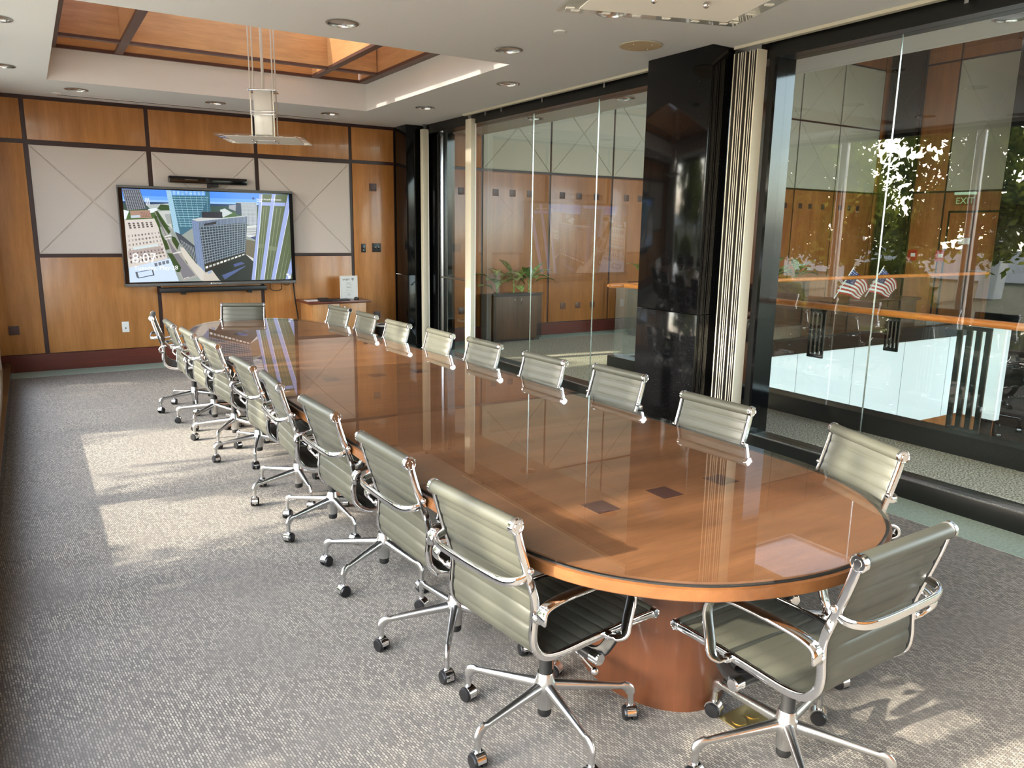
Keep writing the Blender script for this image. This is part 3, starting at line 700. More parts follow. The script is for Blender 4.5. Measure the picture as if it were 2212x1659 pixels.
MB().box(1.862 - ox, 1.878 - ox, -.0048, -.004, .943 - oz, .961 - oz).build('logo_mark', M['white_ink'], tv)
for k in range(7): MB().box(2.60 + .019 * k - ox, 2.612 + .019 * k - ox, -.0055, -.004, .949 - oz, .957 - oz).build('button', M['black'], tv)
MB().box(-.6, .6, .10, .118, .2, .9).build('wall_bracket', M['black'], tv)

t = thing('pen_tray', 'long black tray bar on the wall just under the television', 'tray', (1.905, 10.03, .86))
MB().box(-.625, .625, -.13, .0, -.008, .048, .006).build('bar', M['black'], t)
for x in (-.36, .42): MB().box(x - .022, x + .022, -.115, -.02, -.035, -.008).build('foot', M['black'], t)
t = thing('camera_bar', 'long black video camera and speaker bar above the television', 'video bar', (1.915, 9.985, 2.135))
MB().box(-.445, .445, -.06, .025, .0, .078, .012).build('bar_body', M['black_gloss'], t)
MB().box(-.27, -.13, -.063, -.058, .036, .041).build('indicator_strip', M['steel'], t)
MB().lathe([(1e-6, -.066), (.02, -.066), (.024, -.058)], 16, (-.02, 0, .04), 'Y').build('lens', M['black'], t)
MB().box(.02, .11, -.05, .02, -.035, .0, .004).build('bracket', M['black'], t)
MB().box(-.01, .02, -.03, .03, -.047, .0).build('clamp', M['black'], t)

# cables
def cable(name, label, pts, r, mat='black'):
    o = MB().tube(catmull(pts, 5), r, 8).build(name, M[mat])
    if name == 'power_cable': tag(o, label, 'cable')
    else: o.parent = tv; o.location = (-1.92, -TY, -.93)
cable('cable', 'thin black cable loop hanging under the right end of the television', [(2.60, 10.0, .93), (2.60, 10.01, .87), (2.63, 10.02, .84), (2.70, 10.02, .835), (2.745, 10.02, .855), (2.74, 10.0, .93)], .0045)
cable('cable', 'short cable loop tucked right at the lower television edge', [(2.77, 10.0, .93), (2.79, 10.01, .905), (2.83, 10.01, .905), (2.85, 10.0, .93)], .004)
cable('power_cable', 'black power cable running from the television down to the cabinet side', [(2.895, 10.0, .922), (2.90, 10.008, .89), (2.915, 10.01, .7), (2.94, 10.01, .5), (2.95, 10.012, .3), (2.95, 10.0, .02)], .009)

# wall inlays and plates
def inlay(x, z, label, y=D - .014, lobby=False, grp=None):
    tag(MB().box(-.05, .05, -.006, 0, -.05, .05, .001).build('wood_inlay', M['square'], loc=(x, y, z)), label, 'wall inlay', grp)
inlay(4.04, 2.185, 'dark square inlay high on the narrow panel right of the fabric panels')
inlay(4.06, .452, 'dark square inlay low on the narrow panel right of the cabinet')
inlay(-.215, .475, 'dark square inlay low on the far left veneer panel')
t = thing('wall_switch', 'narrow black switch plate on the veneer panel right of the fabric panels', 'switch', (3.885, D - .014, 1.375))
MB().box(-.032, .032, -.008, 0, -.058, .058, .002).build('plate', M['black'], t); MB().box(-.014, .014, -.012, -.008, -.033, .033, .002).build('rocker', M['black_gloss'], t)
MB().box(-.010, .010, -.0128, -.012, -.030, -.022).build('indicator', M['white'], t)
t = thing('wall_socket', 'square black double plate beside the narrow switch on the veneer panel', 'wall plate', (4.075, D - .014, 1.38))
MB().box(-.062, .062, -.008, 0, -.06, .06, .002).build('plate', M['black'], t)
for x in (-.026, .026): MB().lathe([(1e-6, -.013), (.016, -.012), (.018, -.008)], 14, (x, 0, 0), 'Y').build('jack', M['black_gloss'], t)
t = thing('wall_plate', 'white wall plate with a single jack low on the left veneer panel', 'wall plate', (.895, D - .014, .455))
MB().box(-.038, .038, -.008, 0, -.062, .062, .003).build('plate', M['white'], t); MB().box(-.007, .007, -.010, -.008, -.02, -.006).build('jack', M['black'], t)

# ------------------------------------------------------------------ cabinet and what stands on it
cb = thing('storage_cabinet', 'low two door wooden cabinet with a dark top against the television wall', 'cabinet', (3.345, 9.76, 0))
MB().box(-.365, .365, -.23, .24, .04, .69, .002).build('body', M['cabinet'], cb)
MB().box(-.35, .35, -.20, .23, 0, .04).build('plinth', M['baseboard'], cb)
MB().box(-.42, .42, -.275, .25, .69, .715, .004).build('top', M['baseboard'], cb)
for s in (-1, 1):
    d = MB().box(min(s * .003, s * .358), max(s * .003, s * .358), -.249, -.2305, .06, .683, .002).build('door', M['cabinet'], cb)
    x = s * .058
    MB().tube([(x, -.249, .655), (x, -.272, .650), (x, -.278, .62), (x, -.272, .565), (x, -.249, .56)], .006, 8).build('handle', M['chrome'], d)
sg = thing('sign_holder', 'clear standing sign holder with a printed WIFI sheet on the cabinet', 'sign', (3.585, 9.82, .715), rad(4))
a = rad(8)
MB().box(-.115, .115, -.002, .002, .004, .295).build('sheet', M['paper'], sg)
MB().box(-.12, .12, -.0058, -.0028, .0, .30).build('front_cover', M['cover'], sg)
MB().box(-.12, .12, -.07, .05, .0, .004).build('foot', M['glass_table'], sg)
MB().box(-.122, .122, -.004, .003, .296, .303).build('rim', M['white'], sg)
MB().box(-.125, -.119, -.004, .003, .0, .30).build('rim', M['white'], sg); MB().box(.119, .125, -.004, .003, .0, .30).build('rim', M['white'], sg)
sh = [c for c in sg.children if c.name.startswith('sheet')][0]
def st(body, x, z, size, mat='ink', al='LEFT', w=None): text(body, 'printed_text', M[mat], sh, (x, -.0026, z), size, up, al, .0003, w)
st('WIFI', -.09, .24, .036, 'ink', 'LEFT', .098)
for k, r in enumerate((.010, .019, .028)):
    MB().sweep([(.056 + r * math.cos(rad(q)), -.0024, .238 + r * math.sin(rad(q))) for q in range(45, 140, 9)], [(-.0025, -.0004), (.0025, -.0004), (.0025, .0004), (-.0025, .0004)], (0, 1, 0)).build('wifi_symbol', M['ink'], sh)
MB().sphere((.056, -.0022, .238), .004, 8).build('wifi_symbol', M['ink'], sh)
st('Network', 0, .203, .017, 'ink', 'CENTER'); st('Password', 0, .143, .017, 'ink', 'CENTER'); st('333', 0, .042, .032, 'grey_ink', 'CENTER')
for z in (.165, .105):
    MB().sweep([(-.045, -.0024, z), (.045, -.0024, z), (.045, -.0024, z + .022), (-.045, -.0024, z + .022)], [(-.0009, -.0003), (.0009, -.0003), (.0009, .0003), (-.0009, .0003)], (0, 1, 0), True).build('text_field', M['grey_ink'], sh)
MB().box(-.08, .08, -.0026, -.0021, .083, .0842).build('rule_line', M['grey_ink'], sh)
kb = thing('keyboard', 'flat black keyboard along the front of the cabinet top', 'keyboard', (3.30, 9.60, .715), rad(1))
MB().box(-.20, .20, -.062, .062, 0, .016, .004).build('case', M['black'], kb)
for r in range(5):
    MB().box(-.19, .19, -.05 + r * .021, -.034 + r * .021, .016, .019).build('key_row', M['black_soft'], kb)
ms = thing('computer_mouse', 'small black mouse in front of the WIFI sign', 'mouse', (3.625, 9.655, .715))
b = MB(); b.lathe([(1e-6, .036), (.018, .033), (.029, .022), (.032, .008), (.030, 0)], 18); mo = b.build('shell', M['black_gloss'], ms); mo.scale = (1, 1.5, 1)
MB().box(-.004, .004, -.035, -.02, .024, .033).build('wheel', M['steel'], ms)
pp = tag(MB().box(-.14, .14, -.09, .09, 0, .004).build('paper_folder', M['paper'], loc=(3.10, 9.71, .715), rot=(0, 0, rad(-3))), 'pale paper folder at the left end of the cabinet top', 'folder')
tag(MB().lathe([(.075, 0), (.08, .006), (.075, .016), (.05, .02), (1e-6, .021)], 24).build('conference_puck', M['black'], loc=(3.24, 9.86, .715)), 'flat round black conference puck behind the keyboard', 'speaker puck')
wb_ = thing('waste_bin', 'black waste bin with a pale liner rim right of the cabinet', 'bin', (4.06, 9.79, 0))
MB().lathe([(.10, 0), (.12, .34), (.114, .34), (.095, .01), (1e-6, .01)], 24).build('bucket', M['black'], wb_)
MB().lathe([(.123, .325), (.127, .345), (.118, .352), (.112, .342), (.112, .32)], 24).build('liner', M['white'], wb_)
MB().lathe([(.0001, .36), (.06, .355), (.112, .34)], 16).build('lid', M['black_gloss'], wb_)
# ------------------------------------------------------------------ conference table
def outline(off=0.0):
    R_ = [(2.05, 1.215), (2.25, 1.295), (2.40, 1.42), (2.52, 1.60), (2.585, 1.82), (2.60, 2.15), (2.602, 2.7), (2.60, 3.4), (2.585, 4.1), (2.56, 4.8), (2.525, 5.5), (2.49, 6.2), (2.475, 6.6), (2.44, 7.0), (2.36, 7.35), (2.22, 7.62), (2.02, 7.79), (1.80, 7.85)]
    L_ = [(1.58, 7.81), (1.38, 7.68), (1.22, 7.43), (1.13, 7.1), (1.10, 6.7), (1.095, 6.2), (1.10, 5.4), (1.105, 4.6), (1.11, 3.9), (1.115, 3.2), (1.115, 2.6), (1.12, 2.15), (1.14, 1.82), (1.195, 1.60), (1.305, 1.43), (1.46, 1.30), (1.66, 1.22), (1.86, 1.19)]
    pts = [Vector((x, y, 0)) for x, y in R_ + L_]
    n = len(pts); out = []
    for i in range(n):
        p0, p1, p2, p3 = pts[i - 1], pts[i], pts[(i + 1) % n], pts[(i + 2) % n]
        for k in range(4):
            t = k / 4
            out.append(.5 * ((2 * p1) + (p2 - p0) * t + (2 * p0 - 5 * p1 + 4 * p2 - p3) * t * t + (3 * p1 - p0 - 3 * p2 + p3) * t ** 3))
    res = []; n = len(out)
    for i in range(n):
        d = (out[(i + 1) % n] - out[i - 1]).normalized(); nn = Vector((d.y, -d.x, 0))
        res.append(out[i] + nn * off)
    return [(p.x, p.y) for p in res]
def clip_y(pts, y0, y1):
    def half(P, yv, keep):
        o = []
        for a, b in zip(P, P[1:] + P[:1]):
            ia, ib = keep(a[1]), keep(b[1])
            if ia: o.append(a)
            if ia != ib:
                t = (yv - a[1]) / (b[1] - a[1]); o.append((a[0] + (b[0] - a[0]) * t, yv))
        return o
    P = half(pts, y0, lambda y: y >= y0); return half(P, y1, lambda y: y <= y1)
tb = thing('conference_table', 'long wooden boardroom table with rounded ends under glass tops', 'table', (0, 0, 0))
m = MB(); o_ = outline(.006)
m.use(M['table_wood']); hi = [m.v((x, y, .7235)) for x, y in outline(-.001)]; m.face(hi)
m.build('tabletop', None, tb)
m = MB(); r0 = [m.v((x, y, .7235)) for x, y in outline(-.001)]; r1 = [m.v((x, y, .7205)) for x, y in outline(.007)]; r2 = [m.v((x, y, .688)) for x, y in outline(.007)]; r3 = [m.v((x, y, .684)) for x, y in outline(.003)]; r4 = [m.v((x, y, .684)) for x, y in outline(-.12)]
n = len(r0)
for a, b in ((r0, r1), (r1, r2), (r2, r3), (r3, r4)):
    for i in range(n): m.face([a[i], a[(i + 1) % n], b[(i + 1) % n], b[i]])
ed = m.build('table_edge', M['table_edge'], tb, 25); ed['label'] = 'pale solid wood edge band'
m = MB(); r4 = [m.v((x, y, .684)) for x, y in outline(-.119)]; m.face(r4); m.build('underside', M['pedestal'], tb)
# dark ring standing in for the shadow gap under the glass rim
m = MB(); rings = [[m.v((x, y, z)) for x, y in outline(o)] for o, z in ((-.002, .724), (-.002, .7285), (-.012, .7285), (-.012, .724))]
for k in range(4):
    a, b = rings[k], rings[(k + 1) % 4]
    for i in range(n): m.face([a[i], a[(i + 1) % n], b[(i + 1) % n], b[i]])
m.build('rim_shadow', M['black_soft'], tb)
go = outline(0)
for y0, y1 in ((1.0, 3.4285), (3.4315, 5.5485), (5.5515, 8.2)):
    MB().prism(clip_y(go, y0, y1), .729, .741).build('glass_top', M['glass_table'], tb, 25)
for y, xs in ((1.93, (1.58, 1.875, 2.165)), (4.52, (1.52, 1.82, 2.12)), (6.85, (1.50, 1.80, 2.10))):
    for x in xs: MB().box(x - .047, x + .047, y - .05, y + .05, .7236, .7245).build('cable_cover', M['square'], tb)
def drum(cx, cy, rx, ry):
    pts = [(cx + rx * math.cos(2 * PI * k / 56), cy + ry * math.sin(2 * PI * k / 56)) for k in range(56)]
    MB().prism(pts, 0, .684).build('pedestal', M['pedestal'], tb, 25)
drum(1.892, 1.985, .232, .318); drum(1.85, 4.25, .2, .26); drum(1.80, 6.33, .19, .22)
fo = thing('floor_outlet', 'brass floor outlet plate set in the carpet by the table base', 'floor outlet', (1.955, 1.555, 0))
MB().box(-.075, .075, -.055, .055, .0, .006, .002).build('plate', M['brass'], fo)
for s in (-1, 1): MB().lathe([(.024, .006), (.026, .009), (.02, .0095), (1e-6, .0095)], 16, (s * .034, 0, 0)).build('screw_cap', M['brass'], fo)

# ------------------------------------------------------------------ office chair
PR = [(-.300, .855), (-.288, .805), (-.265, .728), (-.244, .666), (-.228, .608), (-.229, .553), (-.232, .508), (-.224, .465), (-.190, .428), (-.131, .414), (-.034, .415), (.094, .418), (.235, .416), (.285, .414)]
path = catmull([(x, 0, z) for x, z in PR], 6)
def inner_n(i):
    a = path[max(0, i - 1)]; b = path[min(len(path) - 1, i + 1)]; T = (b - a).normalized()
    return Vector((-T.z, 0, T.x)) if True else None    # points up / forward, towards the sitter
def make_chair():
    t = thing('office_chair', '', 'chair')
    HW = .208
    for s in (-1, 1):
        m = MB(); m.use(M['chrome'])
        P = [p + Vector((0, s * HW, 0)) for p in path]
        m.sweep(P, rrect(.0065, .0125, .4, 2), None)
        for (x, z), r in (((-.302, .858), .0245), ((.29, .414), .0185)):
            y0 = s * (HW - .008)
            m.lathe([(r, 0), (r, .012), (r * .84, .016), (r * .78, .0135), (r * .45, .0135), (r * .40, .0155), (1e-6, .0155)] if s > 0 else [(r, 0), (r, -.012), (r * .84, -.016), (r * .78, -.0135), (r * .45, -.0135), (r * .40, -.0155), (1e-6, -.0155)], 22, (x, y0, z), 'Y')
        m.build('side_frame', None, t)
    for s in (-1, 1):
        MB().sweep([p + Vector((0, s * .1988, 0)) for p in path[2:-2]], rrect(.0028, .0085, .4, 2), None).build('edge_welt', M['black_soft'], t)
    # sling: ribbed upholstery, split where the back turns into the seat
    L = [0]
    for a, b in zip(path, path[1:]): L.append(L[-1] + (b - a).length)
    tot = L[-1]
    def at(s_):
        for i in range(len(path) - 1):
            if L[i + 1] >= s_ or i == len(path) - 2:
                k = (s_ - L[i]) / (L[i + 1] - L[i]); p = path[i].lerp(path[i + 1], k)
                n0 = inner_n(i); n1 = inner_n(min(i + 1, len(path) - 1)); return p, (n0.lerp(n1, k)).normalized()
    pitch = .0475
    def sling(name, s0, s1):
        m = MB(); ns = int((s1 - s0) / .004); W = .196; rows = []
        ys = (-W, -W + .006, -W * .5, 0, W * .5, W - .006, W)
        for i in range(ns + 1):
            s_ = s0 + (s1 - s0) * i / ns; p, nn = at(s_)
            ph = (s_ / pitch) % 1; rib = math.sqrt(max(0, 1 - (2 * abs(ph - .5)) ** 2.6))
            h = .0035 + .0052 * rib
            row = []
            for side in (1, -1):
                for y in (ys if side > 0 else ys[::-1]):
                    e = .35 if abs(y) == W else 1
                    row.append(m.v(p + Vector((0, y, 0)) + nn * (side * h * e)))
            rows.append(row)
        k = len(rows[0])
        for a, b in zip(rows, rows[1:]):
            for j in range(k): m.face([a[j], a[(j + 1) % k], b[(j + 1) % k], b[j]])
        m.face(rows[0][::-1]); m.face(rows[-1]); return m.build(name, M['vinyl'], t, 50)
    sb = L[6 * 8] + .01
    sling('backrest', .012, sb); sling('seat', sb, tot - .008)
    m = MB(); m.lathe([(.021, -.2), (.0225, -.19), (.0225, .19), (.021, .2)], 22, (-.302, 0, .858), 'Y').build('head_roll', M['vinyl'], t)
    m = MB(); m.lathe([(.0155, -.2), (.0165, -.19), (.0165, .19), (.0155, .2)], 18, (.29, 0, .414), 'Y').build('front_roll', M['vinyl'], t)
    # rear spreader bar
    pts = catmull([(-.252, -.206, .700), (-.275, -.207, .694), (-.302, -.196, .690), (-.322, -.160, .688), (-.328, -.08, .687), (-.328, .08, .687), (-.322, .160, .688), (-.302, .196, .690), (-.275, .207, .694), (-.252, .206, .700)], 4)
    sp = MB().sweep(pts, rrect(.006, .0125, .4, 2), (0, 0, 1)).build('back_spreader', M['chrome'], t)
    for s in (-1, 1):
        MB().sphere((-.252, s * .214, .715), .011, 10).build('bolt', M['chrome'], sp)
    # arms
    for s in (-1, 1):
        A = catmull([(-.230, s * .216, .565), (-.243, s * .255, .572), (-.256, s * .272, .590), (-.250, s * .269, .614), (-.222, s * .270, .629), (-.158, s * .270, .636), (-.044, s * .270, .637), (.045, s * .270, .630), (.092, s * .270, .610), (.108, s * .270, .575), (.106, s * .270, .535), (.092, s * .270, .475), (.080, s * .274, .440), (.066, s * .255, .424), (.058, s * .214, .418)], 5)
        m = MB(); U = []
        n = len(A); sec = rrect(.0195, .0062, .4, 2)
        # broad flat bar: the wide side stays along the chair's width
        rings = []
        for i in range(n):
            T = (A[min(n - 1, i + 1)] - A[max(0, i - 1)]).normalized(); Wd = Vector((0, 1, 0)); Wd = Wd - T * Wd.dot(T)
            if Wd.length < .35: Wd = Vector((1, 0, 0)) - T * T.x
            Wd.normalize(); N = T.cross(Wd); k = .55 + .45 * min(1, min(i, n - 1 - i) / 14)
            if rings and prevW.dot(Wd) < 0: Wd = -Wd; N = -N
            prevW = Wd
            rings.append([m.v(A[i] + Wd * (q[0] * k) + N * q[1]) for q in sec])
        for a, b in zip(rings, rings[1:]):
            for j in range(len(sec)): m.face([a[j], a[(j + 1) % len(sec)], b[(j + 1) % len(sec)], b[j]])
        m.face(rings[0][::-1]); m.face(rings[-1]); ar = m.build('armrest', M['chrome'], t, 50)
        for (x, z) in ((-.231, .566), (.06, .42)):
            MB().lathe([(1e-6, -.012), (.013, -.01), (.015, 0), (.013, .010), (1e-6, .012)], 12, (x, s * .224, z), 'Y').build('arm_bolt', M['chrome'], ar)
    # tilt mechanism
    m = MB(); m.box(-.10, .10, -.045, .045, .345, .392, .008); m.prism([(-.03, -.05), (.05, -.05), (.05, .05), (-.03, .05)], .33, .36); me_ = m.build('tilt_mechanism', M['black'], t)
    MB().sweep(catmull([(.115, -.203, .408), (.105, -.195, .375), (.085, -.165, .325), (.07, -.10, .315), (.06, 0, .33), (.07, .10, .315), (.085, .165, .325), (.105, .195, .375), (.115, .203, .408)], 3), rrect(.020, .008), (1, 0, 0)).build('seat_spreader', M['black'], me_)
    MB().lathe([(.02, -.15), (.02, .15)], 16, (.068, 0, .312), 'Y').build('torsion_bar', M['black'], me_)
    for s in (-1, 1): MB().lathe([(.021, s * .15), (.0215, s * .182), (.018, s * .187), (1e-6, s * .187)], 18, (.068, 0, .312), 'Y').build('tension_knob', M['chrome'], me_)
    lv = MB().tube([(.0, -.04, .365), (.03, -.08, .335), (.09, -.135, .245)], .0042, 8).build('height_lever', M['chrome'], me_)
    MB().sphere((.093, -.138, .24), .0135, 12).build('lever_knob', M['chrome'], lv)
    # column
    MB().lathe([(.0215, .19), (.0215, .36), (.026, .362), (.026, .375)], 20).build('gas_lift', M['black_soft'], t)
    MB().lathe([(.0265, .205), (.0285, .20), (.032, .18), (.037, .162), (.037, .135), (.0275, .12), (.0265, .075)], 24).build('hub', M['brushed'], t)
    MB().lathe([(.0235, .075), (.0235, .052), (.020, .046), (1e-6, .046)], 20).build('hub_cap', M['black_soft'], t)
    # one leg with its caster
    m = MB(); m.sweep(catmull([(.02, 0, .156), (.10, 0, .148), (.20, 0, .138), (.262, 0, .131), (.288, 0, .124), (.298, 0, .108), (.300, 0, .085), (.300, 0, .062)], 4), rrect(.0155, .0175, .45, 3))
    lg = m.build('leg', M['brushed'], t, 50)
    # taper
    for v in lg.data.vertices:
        if v.co.z > .1 or v.co.x < .27:
            k = 1.15 - .55 * min(1, max(0, v.co.x / .28)); zc = .158 - .1 * v.co.x
            v.co.y *= k
            if v.co.x < .27: v.co.z = zc + (v.co.z - zc) * k
        else:
            v.co.y *= .6; v.co.x = .3 + (v.co.x - .3) * .6
    h = MB(); R = .029; n = 14; sec = []
    arc = [rad(-20 + 200 * k / n) for k in range(n + 1)]
    outer = [[h.v((R * math.cos(a), y, .030 + R * math.sin(a))) for a in arc] for y in (-.0155, .0155)]
    inn = [[h.v((R * .86 * math.cos(a), y, .030 + R * .86 * math.sin(a))) for a in arc] for y in (-.0155, .0155)]
    for i in range(n):
        h.face([outer[0][i], outer[0][i + 1], outer[1][i + 1], outer[1][i]]); h.face([inn[0][i], inn[1][i], inn[1][i + 1], inn[0][i + 1]])
        for k in (0, 1): h.face([outer[k][i], inn[k][i], inn[k][i + 1], outer[k][i + 1]] if k else [outer[k][i], outer[k][i + 1], inn[k][i + 1], inn[k][i]])
    for i in (0, n): h.face([outer[0][i], outer[1][i], inn[1][i], inn[0][i]])
    h.lathe([(.010, .052), (.010, .066)], 12, (0, 0, 0)); ho = h.build('caster_hood', M['chrome'], lg, 50)
    w = MB()
    for s in (-1, 1): w.lathe([(1e-6, s * .005), (.024, s * .005), (.0265, s * .008), (.0265, s * .018), (.023, s * .0235), (.008, s * .0245), (1e-6, s * .0245)], 22, (0, 0, .0265), 'Y')
    w.lathe([(.005, -.02), (.005, .02)], 8, (0, 0, .0265), 'Y'); wo = w.build('caster_wheels', M['black'], lg, 40)
    for o in (ho, wo): o.location = (.300, 0, 0); o.rotation_euler = (0, 0, rad(70))
    for k in range(1, 5):
        l2 = lg.copy(); COL.objects.link(l2); l2.rotation_euler = (0, 0, rad(72 * k))
        for ch in list(lg.children):
            c2 = ch.copy(); COL.objects.link(c2); c2.parent = l2; c2.rotation_euler = (0, 0, rad(70 + 95 * k))
    return t
SEAT = [  # hub x, hub y, facing, leg angle, label
 (1.335, 1.885, 6, 48, 'nearest olive chair of the window side row, by the round table end'),
 (1.335, 2.525, 2, 20, 'second olive chair from the near end of the window side row'),
 (1.335, 3.27, 2, 66, 'third olive chair from the near end of the window side row'),
 (1.315, 3.96, -3, 57, 'fourth olive chair from the near end of the window side row'),
 (1.305, 4.57, 2, 51, 'fifth olive chair from the near end of the window side row'),
 (1.295, 5.50, 4, 35, 'sixth olive chair from the near end of the window side row'),
 (1.255, 6.09, 2, 18, 'seventh olive chair from the near end of the window side row'),
 (1.22, 6.69, 0, 12, 'eighth olive chair from the near end of the window side row'),
 (1.17, 7.30, -9, 46, 'farthest olive chair of the window side row, seen almost from the side'),
 (1.69, 7.755, -112, 30, 'lone olive chair at the far head of the table, facing the camera'),
 (2.26, 7.245, -172, 18, 'farthest olive chair of the glass wall row, in front of the cabinet'),
 (2.29, 6.63, -178, 18, 'second farthest olive chair of the glass wall row'),
 (2.285, 5.91, -177, 18, 'third farthest olive chair of the glass wall row'),
 (2.34, 5.25, -180, 18, 'olive chair of the glass wall row in front of the glass door'),
 (2.385, 4.63, -178, 18, 'olive chair of the glass wall row in front of the cream blind post'),
 (2.39, 3.885, -178, 18, 'olive chair of the glass wall row just left of the granite column'),
 (2.505, 3.295, -178, 18, 'olive chair of the glass wall row backed by the granite column'),
 (2.40, 2.46, -178, 18, 'olive chair of the glass wall row in front of the slat blind stack'),
 (2.425, 1.80, -200, 50, 'nearest olive chair of the glass wall row, at the table bend'),
 (1.865, 1.330, 91, 16, 'olive chair at the near head of the table, back to the camera'),
]
ch0 = make_chair()
GRP = 'ribbed office chairs around the table'
for i, (x, y, f, la, lab) in enumerate(SEAT):
    if i == 0:
        c = ch0; c.location = (x, y, 0); c.rotation_euler = (0, 0, rad(f)); c['label'] = lab; c['group'] = GRP
        base = c
    else:
        c = dup(ch0, (x, y, 0), rad(f), lab, GRP)
for c in [o for o in COL.objects if o.name.startswith('office_chair')]:
    idx = [i for i, s_ in enumerate(SEAT) if s_[4] == c['label']][0]
    d = rad(SEAT[idx][3] - SEAT[idx][2])
    for l in c.children:
        if l.name.startswith('leg'): l.rotation_euler.z += d
        if l.name.startswith('leg'):
            for q in l.children: q.rotation_euler.z += rad(40 * idx)
# ------------------------------------------------------------------ lobby beyond the glass
XR = 15.5
m = MB(); m.box(4.66, 5.92, YF, 10.05, -.06, 0); m.box(5.92, XR, 7.19, 10.05, -.06, 0)
struct(m.build('floor_lobby', M['carpet_lobby']))
m = MB(); m.box(4.80, 5.02, YF, 9.3, 0, .0015); m.box(4.8, XR, 9.66, 10.05, 0, .0015); struct(m.build('trim_4', M['carpet_border']))
struct(box('floor_lower', M['carpet_lobby'], 5.9, XR, YF, 7.3, -4.2, -4.1))
# soffit with cans, and the riser at its edge
LC = [(5.33, 6.38), (5.39, 8.13), (5.32, 2.68), (5.33, 4.5), (5.33, .8)]
struct(holed('ceiling_soffit', (4.72, 5.66, YF, 10.05), [], LC, ZC, M['ceiling']))
struct(box('wall_riser', M['ceiling'], 5.66, 5.72, YF, 10.05, ZC - .002, 5.6))
lobby_lab = ['round downlight in the lobby soffit seen beside the granite column', 'round downlight in the lobby soffit seen through the far glass bay', 'round downlight in the lobby soffit at the upper right corner of the view',
             'lobby soffit downlight hidden behind the granite column', 'lobby soffit downlight nearest the camera']
for i, (x, y) in enumerate(LC): dup(lp, (x, y, ZC), rad(23 * i), lobby_lab[i], 'recessed downlights in the lobby soffit')
disk(5.29, 3.01, .05, 'small round sprinkler cover in the lobby soffit seen through the right glass bay')
# lobby ceiling with a broad skylight over the void
m = MB(); Z5 = 5.6
m.box(5.72, 6.9, YF, 10.1, Z5, Z5 + .1); m.box(6.9, 12.2, 9.0, 10.1, Z5, Z5 + .1); m.box(12.2, XR, YF, 10.1, Z5, Z5 + .1); m.box(6.9, 12.2, YF, -1.2, Z5, Z5 + .1)
struct(m.build('ceiling_lobby', M['ceiling']))
struct(box('window_4', M['skylight'], 6.9, 12.2, -1.2, 9.0, Z5 + .04, Z5 + .06))
struct(box('wall_sun_block', M['outer_wall'], 6.5, 6.75, YF - 1, 10.2, Z5 + .1, 8.4))  # unseen wall added to keep direct sun out of the lobby skylight
# far wall
wlf = struct(box('wall_lobby_back', M['trim'], 4.6, XR + .1, D, D + .12, 0, Z5))
LX = [4.72, 5.75, 6.965, 8.20, 9.40, 10.35, 11.5, 12.74, 13.98, 15.30, 15.5]
for a, b in zip(LX, LX[1:]):
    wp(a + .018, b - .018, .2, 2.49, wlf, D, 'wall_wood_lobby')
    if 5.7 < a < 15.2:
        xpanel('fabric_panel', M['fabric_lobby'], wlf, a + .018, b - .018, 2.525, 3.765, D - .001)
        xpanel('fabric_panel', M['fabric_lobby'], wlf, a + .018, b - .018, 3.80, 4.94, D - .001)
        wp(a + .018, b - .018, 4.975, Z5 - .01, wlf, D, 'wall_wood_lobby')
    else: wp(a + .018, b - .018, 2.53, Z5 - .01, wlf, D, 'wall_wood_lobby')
struct(box('baseboard_lobby', M['baseboard'], 4.95, XR, D - .035, D - .0005, 0, .19))
for i, x in enumerate((5.4, 5.98, 6.28, 6.59, 7.2, 7.53, 7.88, 8.51, 8.81, 9.11, 11.72, 11.98, 12.5, 12.75 + .2, 13.25, 13.65, 14.2, 14.5, 14.8)):
    inlay(x, 2.19, 'dark square wood inlay in the long upper row on the lobby wall', D - .014, True, 'upper row of square inlays on the lobby wall')
for x in (5.41, 7.27, 7.57, 7.87): inlay(x, .45, 'dark square wood inlay in the low row on the lobby wall', D - .014, True, 'low row of square inlays on the lobby wall')
# right wall
wrr = struct(box('wall_lobby_right', M['trim'], XR, XR + .12, YF, 10.1, -4.2, Z5))
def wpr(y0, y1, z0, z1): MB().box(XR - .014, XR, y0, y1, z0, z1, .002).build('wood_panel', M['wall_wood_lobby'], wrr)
RY = [-2.3, -.1, 1.2, 2.5, 3.7, 4.9, 6.1, 7.32, 8.62, 9.28, 9.9]
for a, b in zip(RY, RY[1:]):
    wpr(a + .02, b - .02, -4.1, 2.49)
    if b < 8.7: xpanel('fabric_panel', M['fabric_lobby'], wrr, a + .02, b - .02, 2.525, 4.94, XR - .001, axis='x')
    else: wpr(a + .02, b - .02, 2.53, 4.94)
    wpr(a + .02, b - .02, 4.98, Z5 - .01)
p = thing('granite_column', 'dark pilaster on the lobby right wall near the far corner', 'column', (XR - .09, 9.58, 0))
MB().box(-.09, .07, -.29, .29, 0, Z5 - .02).build('stone_cladding', M['granite'], p)
p = thing('granite_column', 'large black column at the right picture edge beyond the lobby rail', 'column', (15.1, 6.6, 0))
MB().box(-.32, .32, -.72, .62, -4.1, Z5 - .02).build('stone_cladding', M['granite'], p)
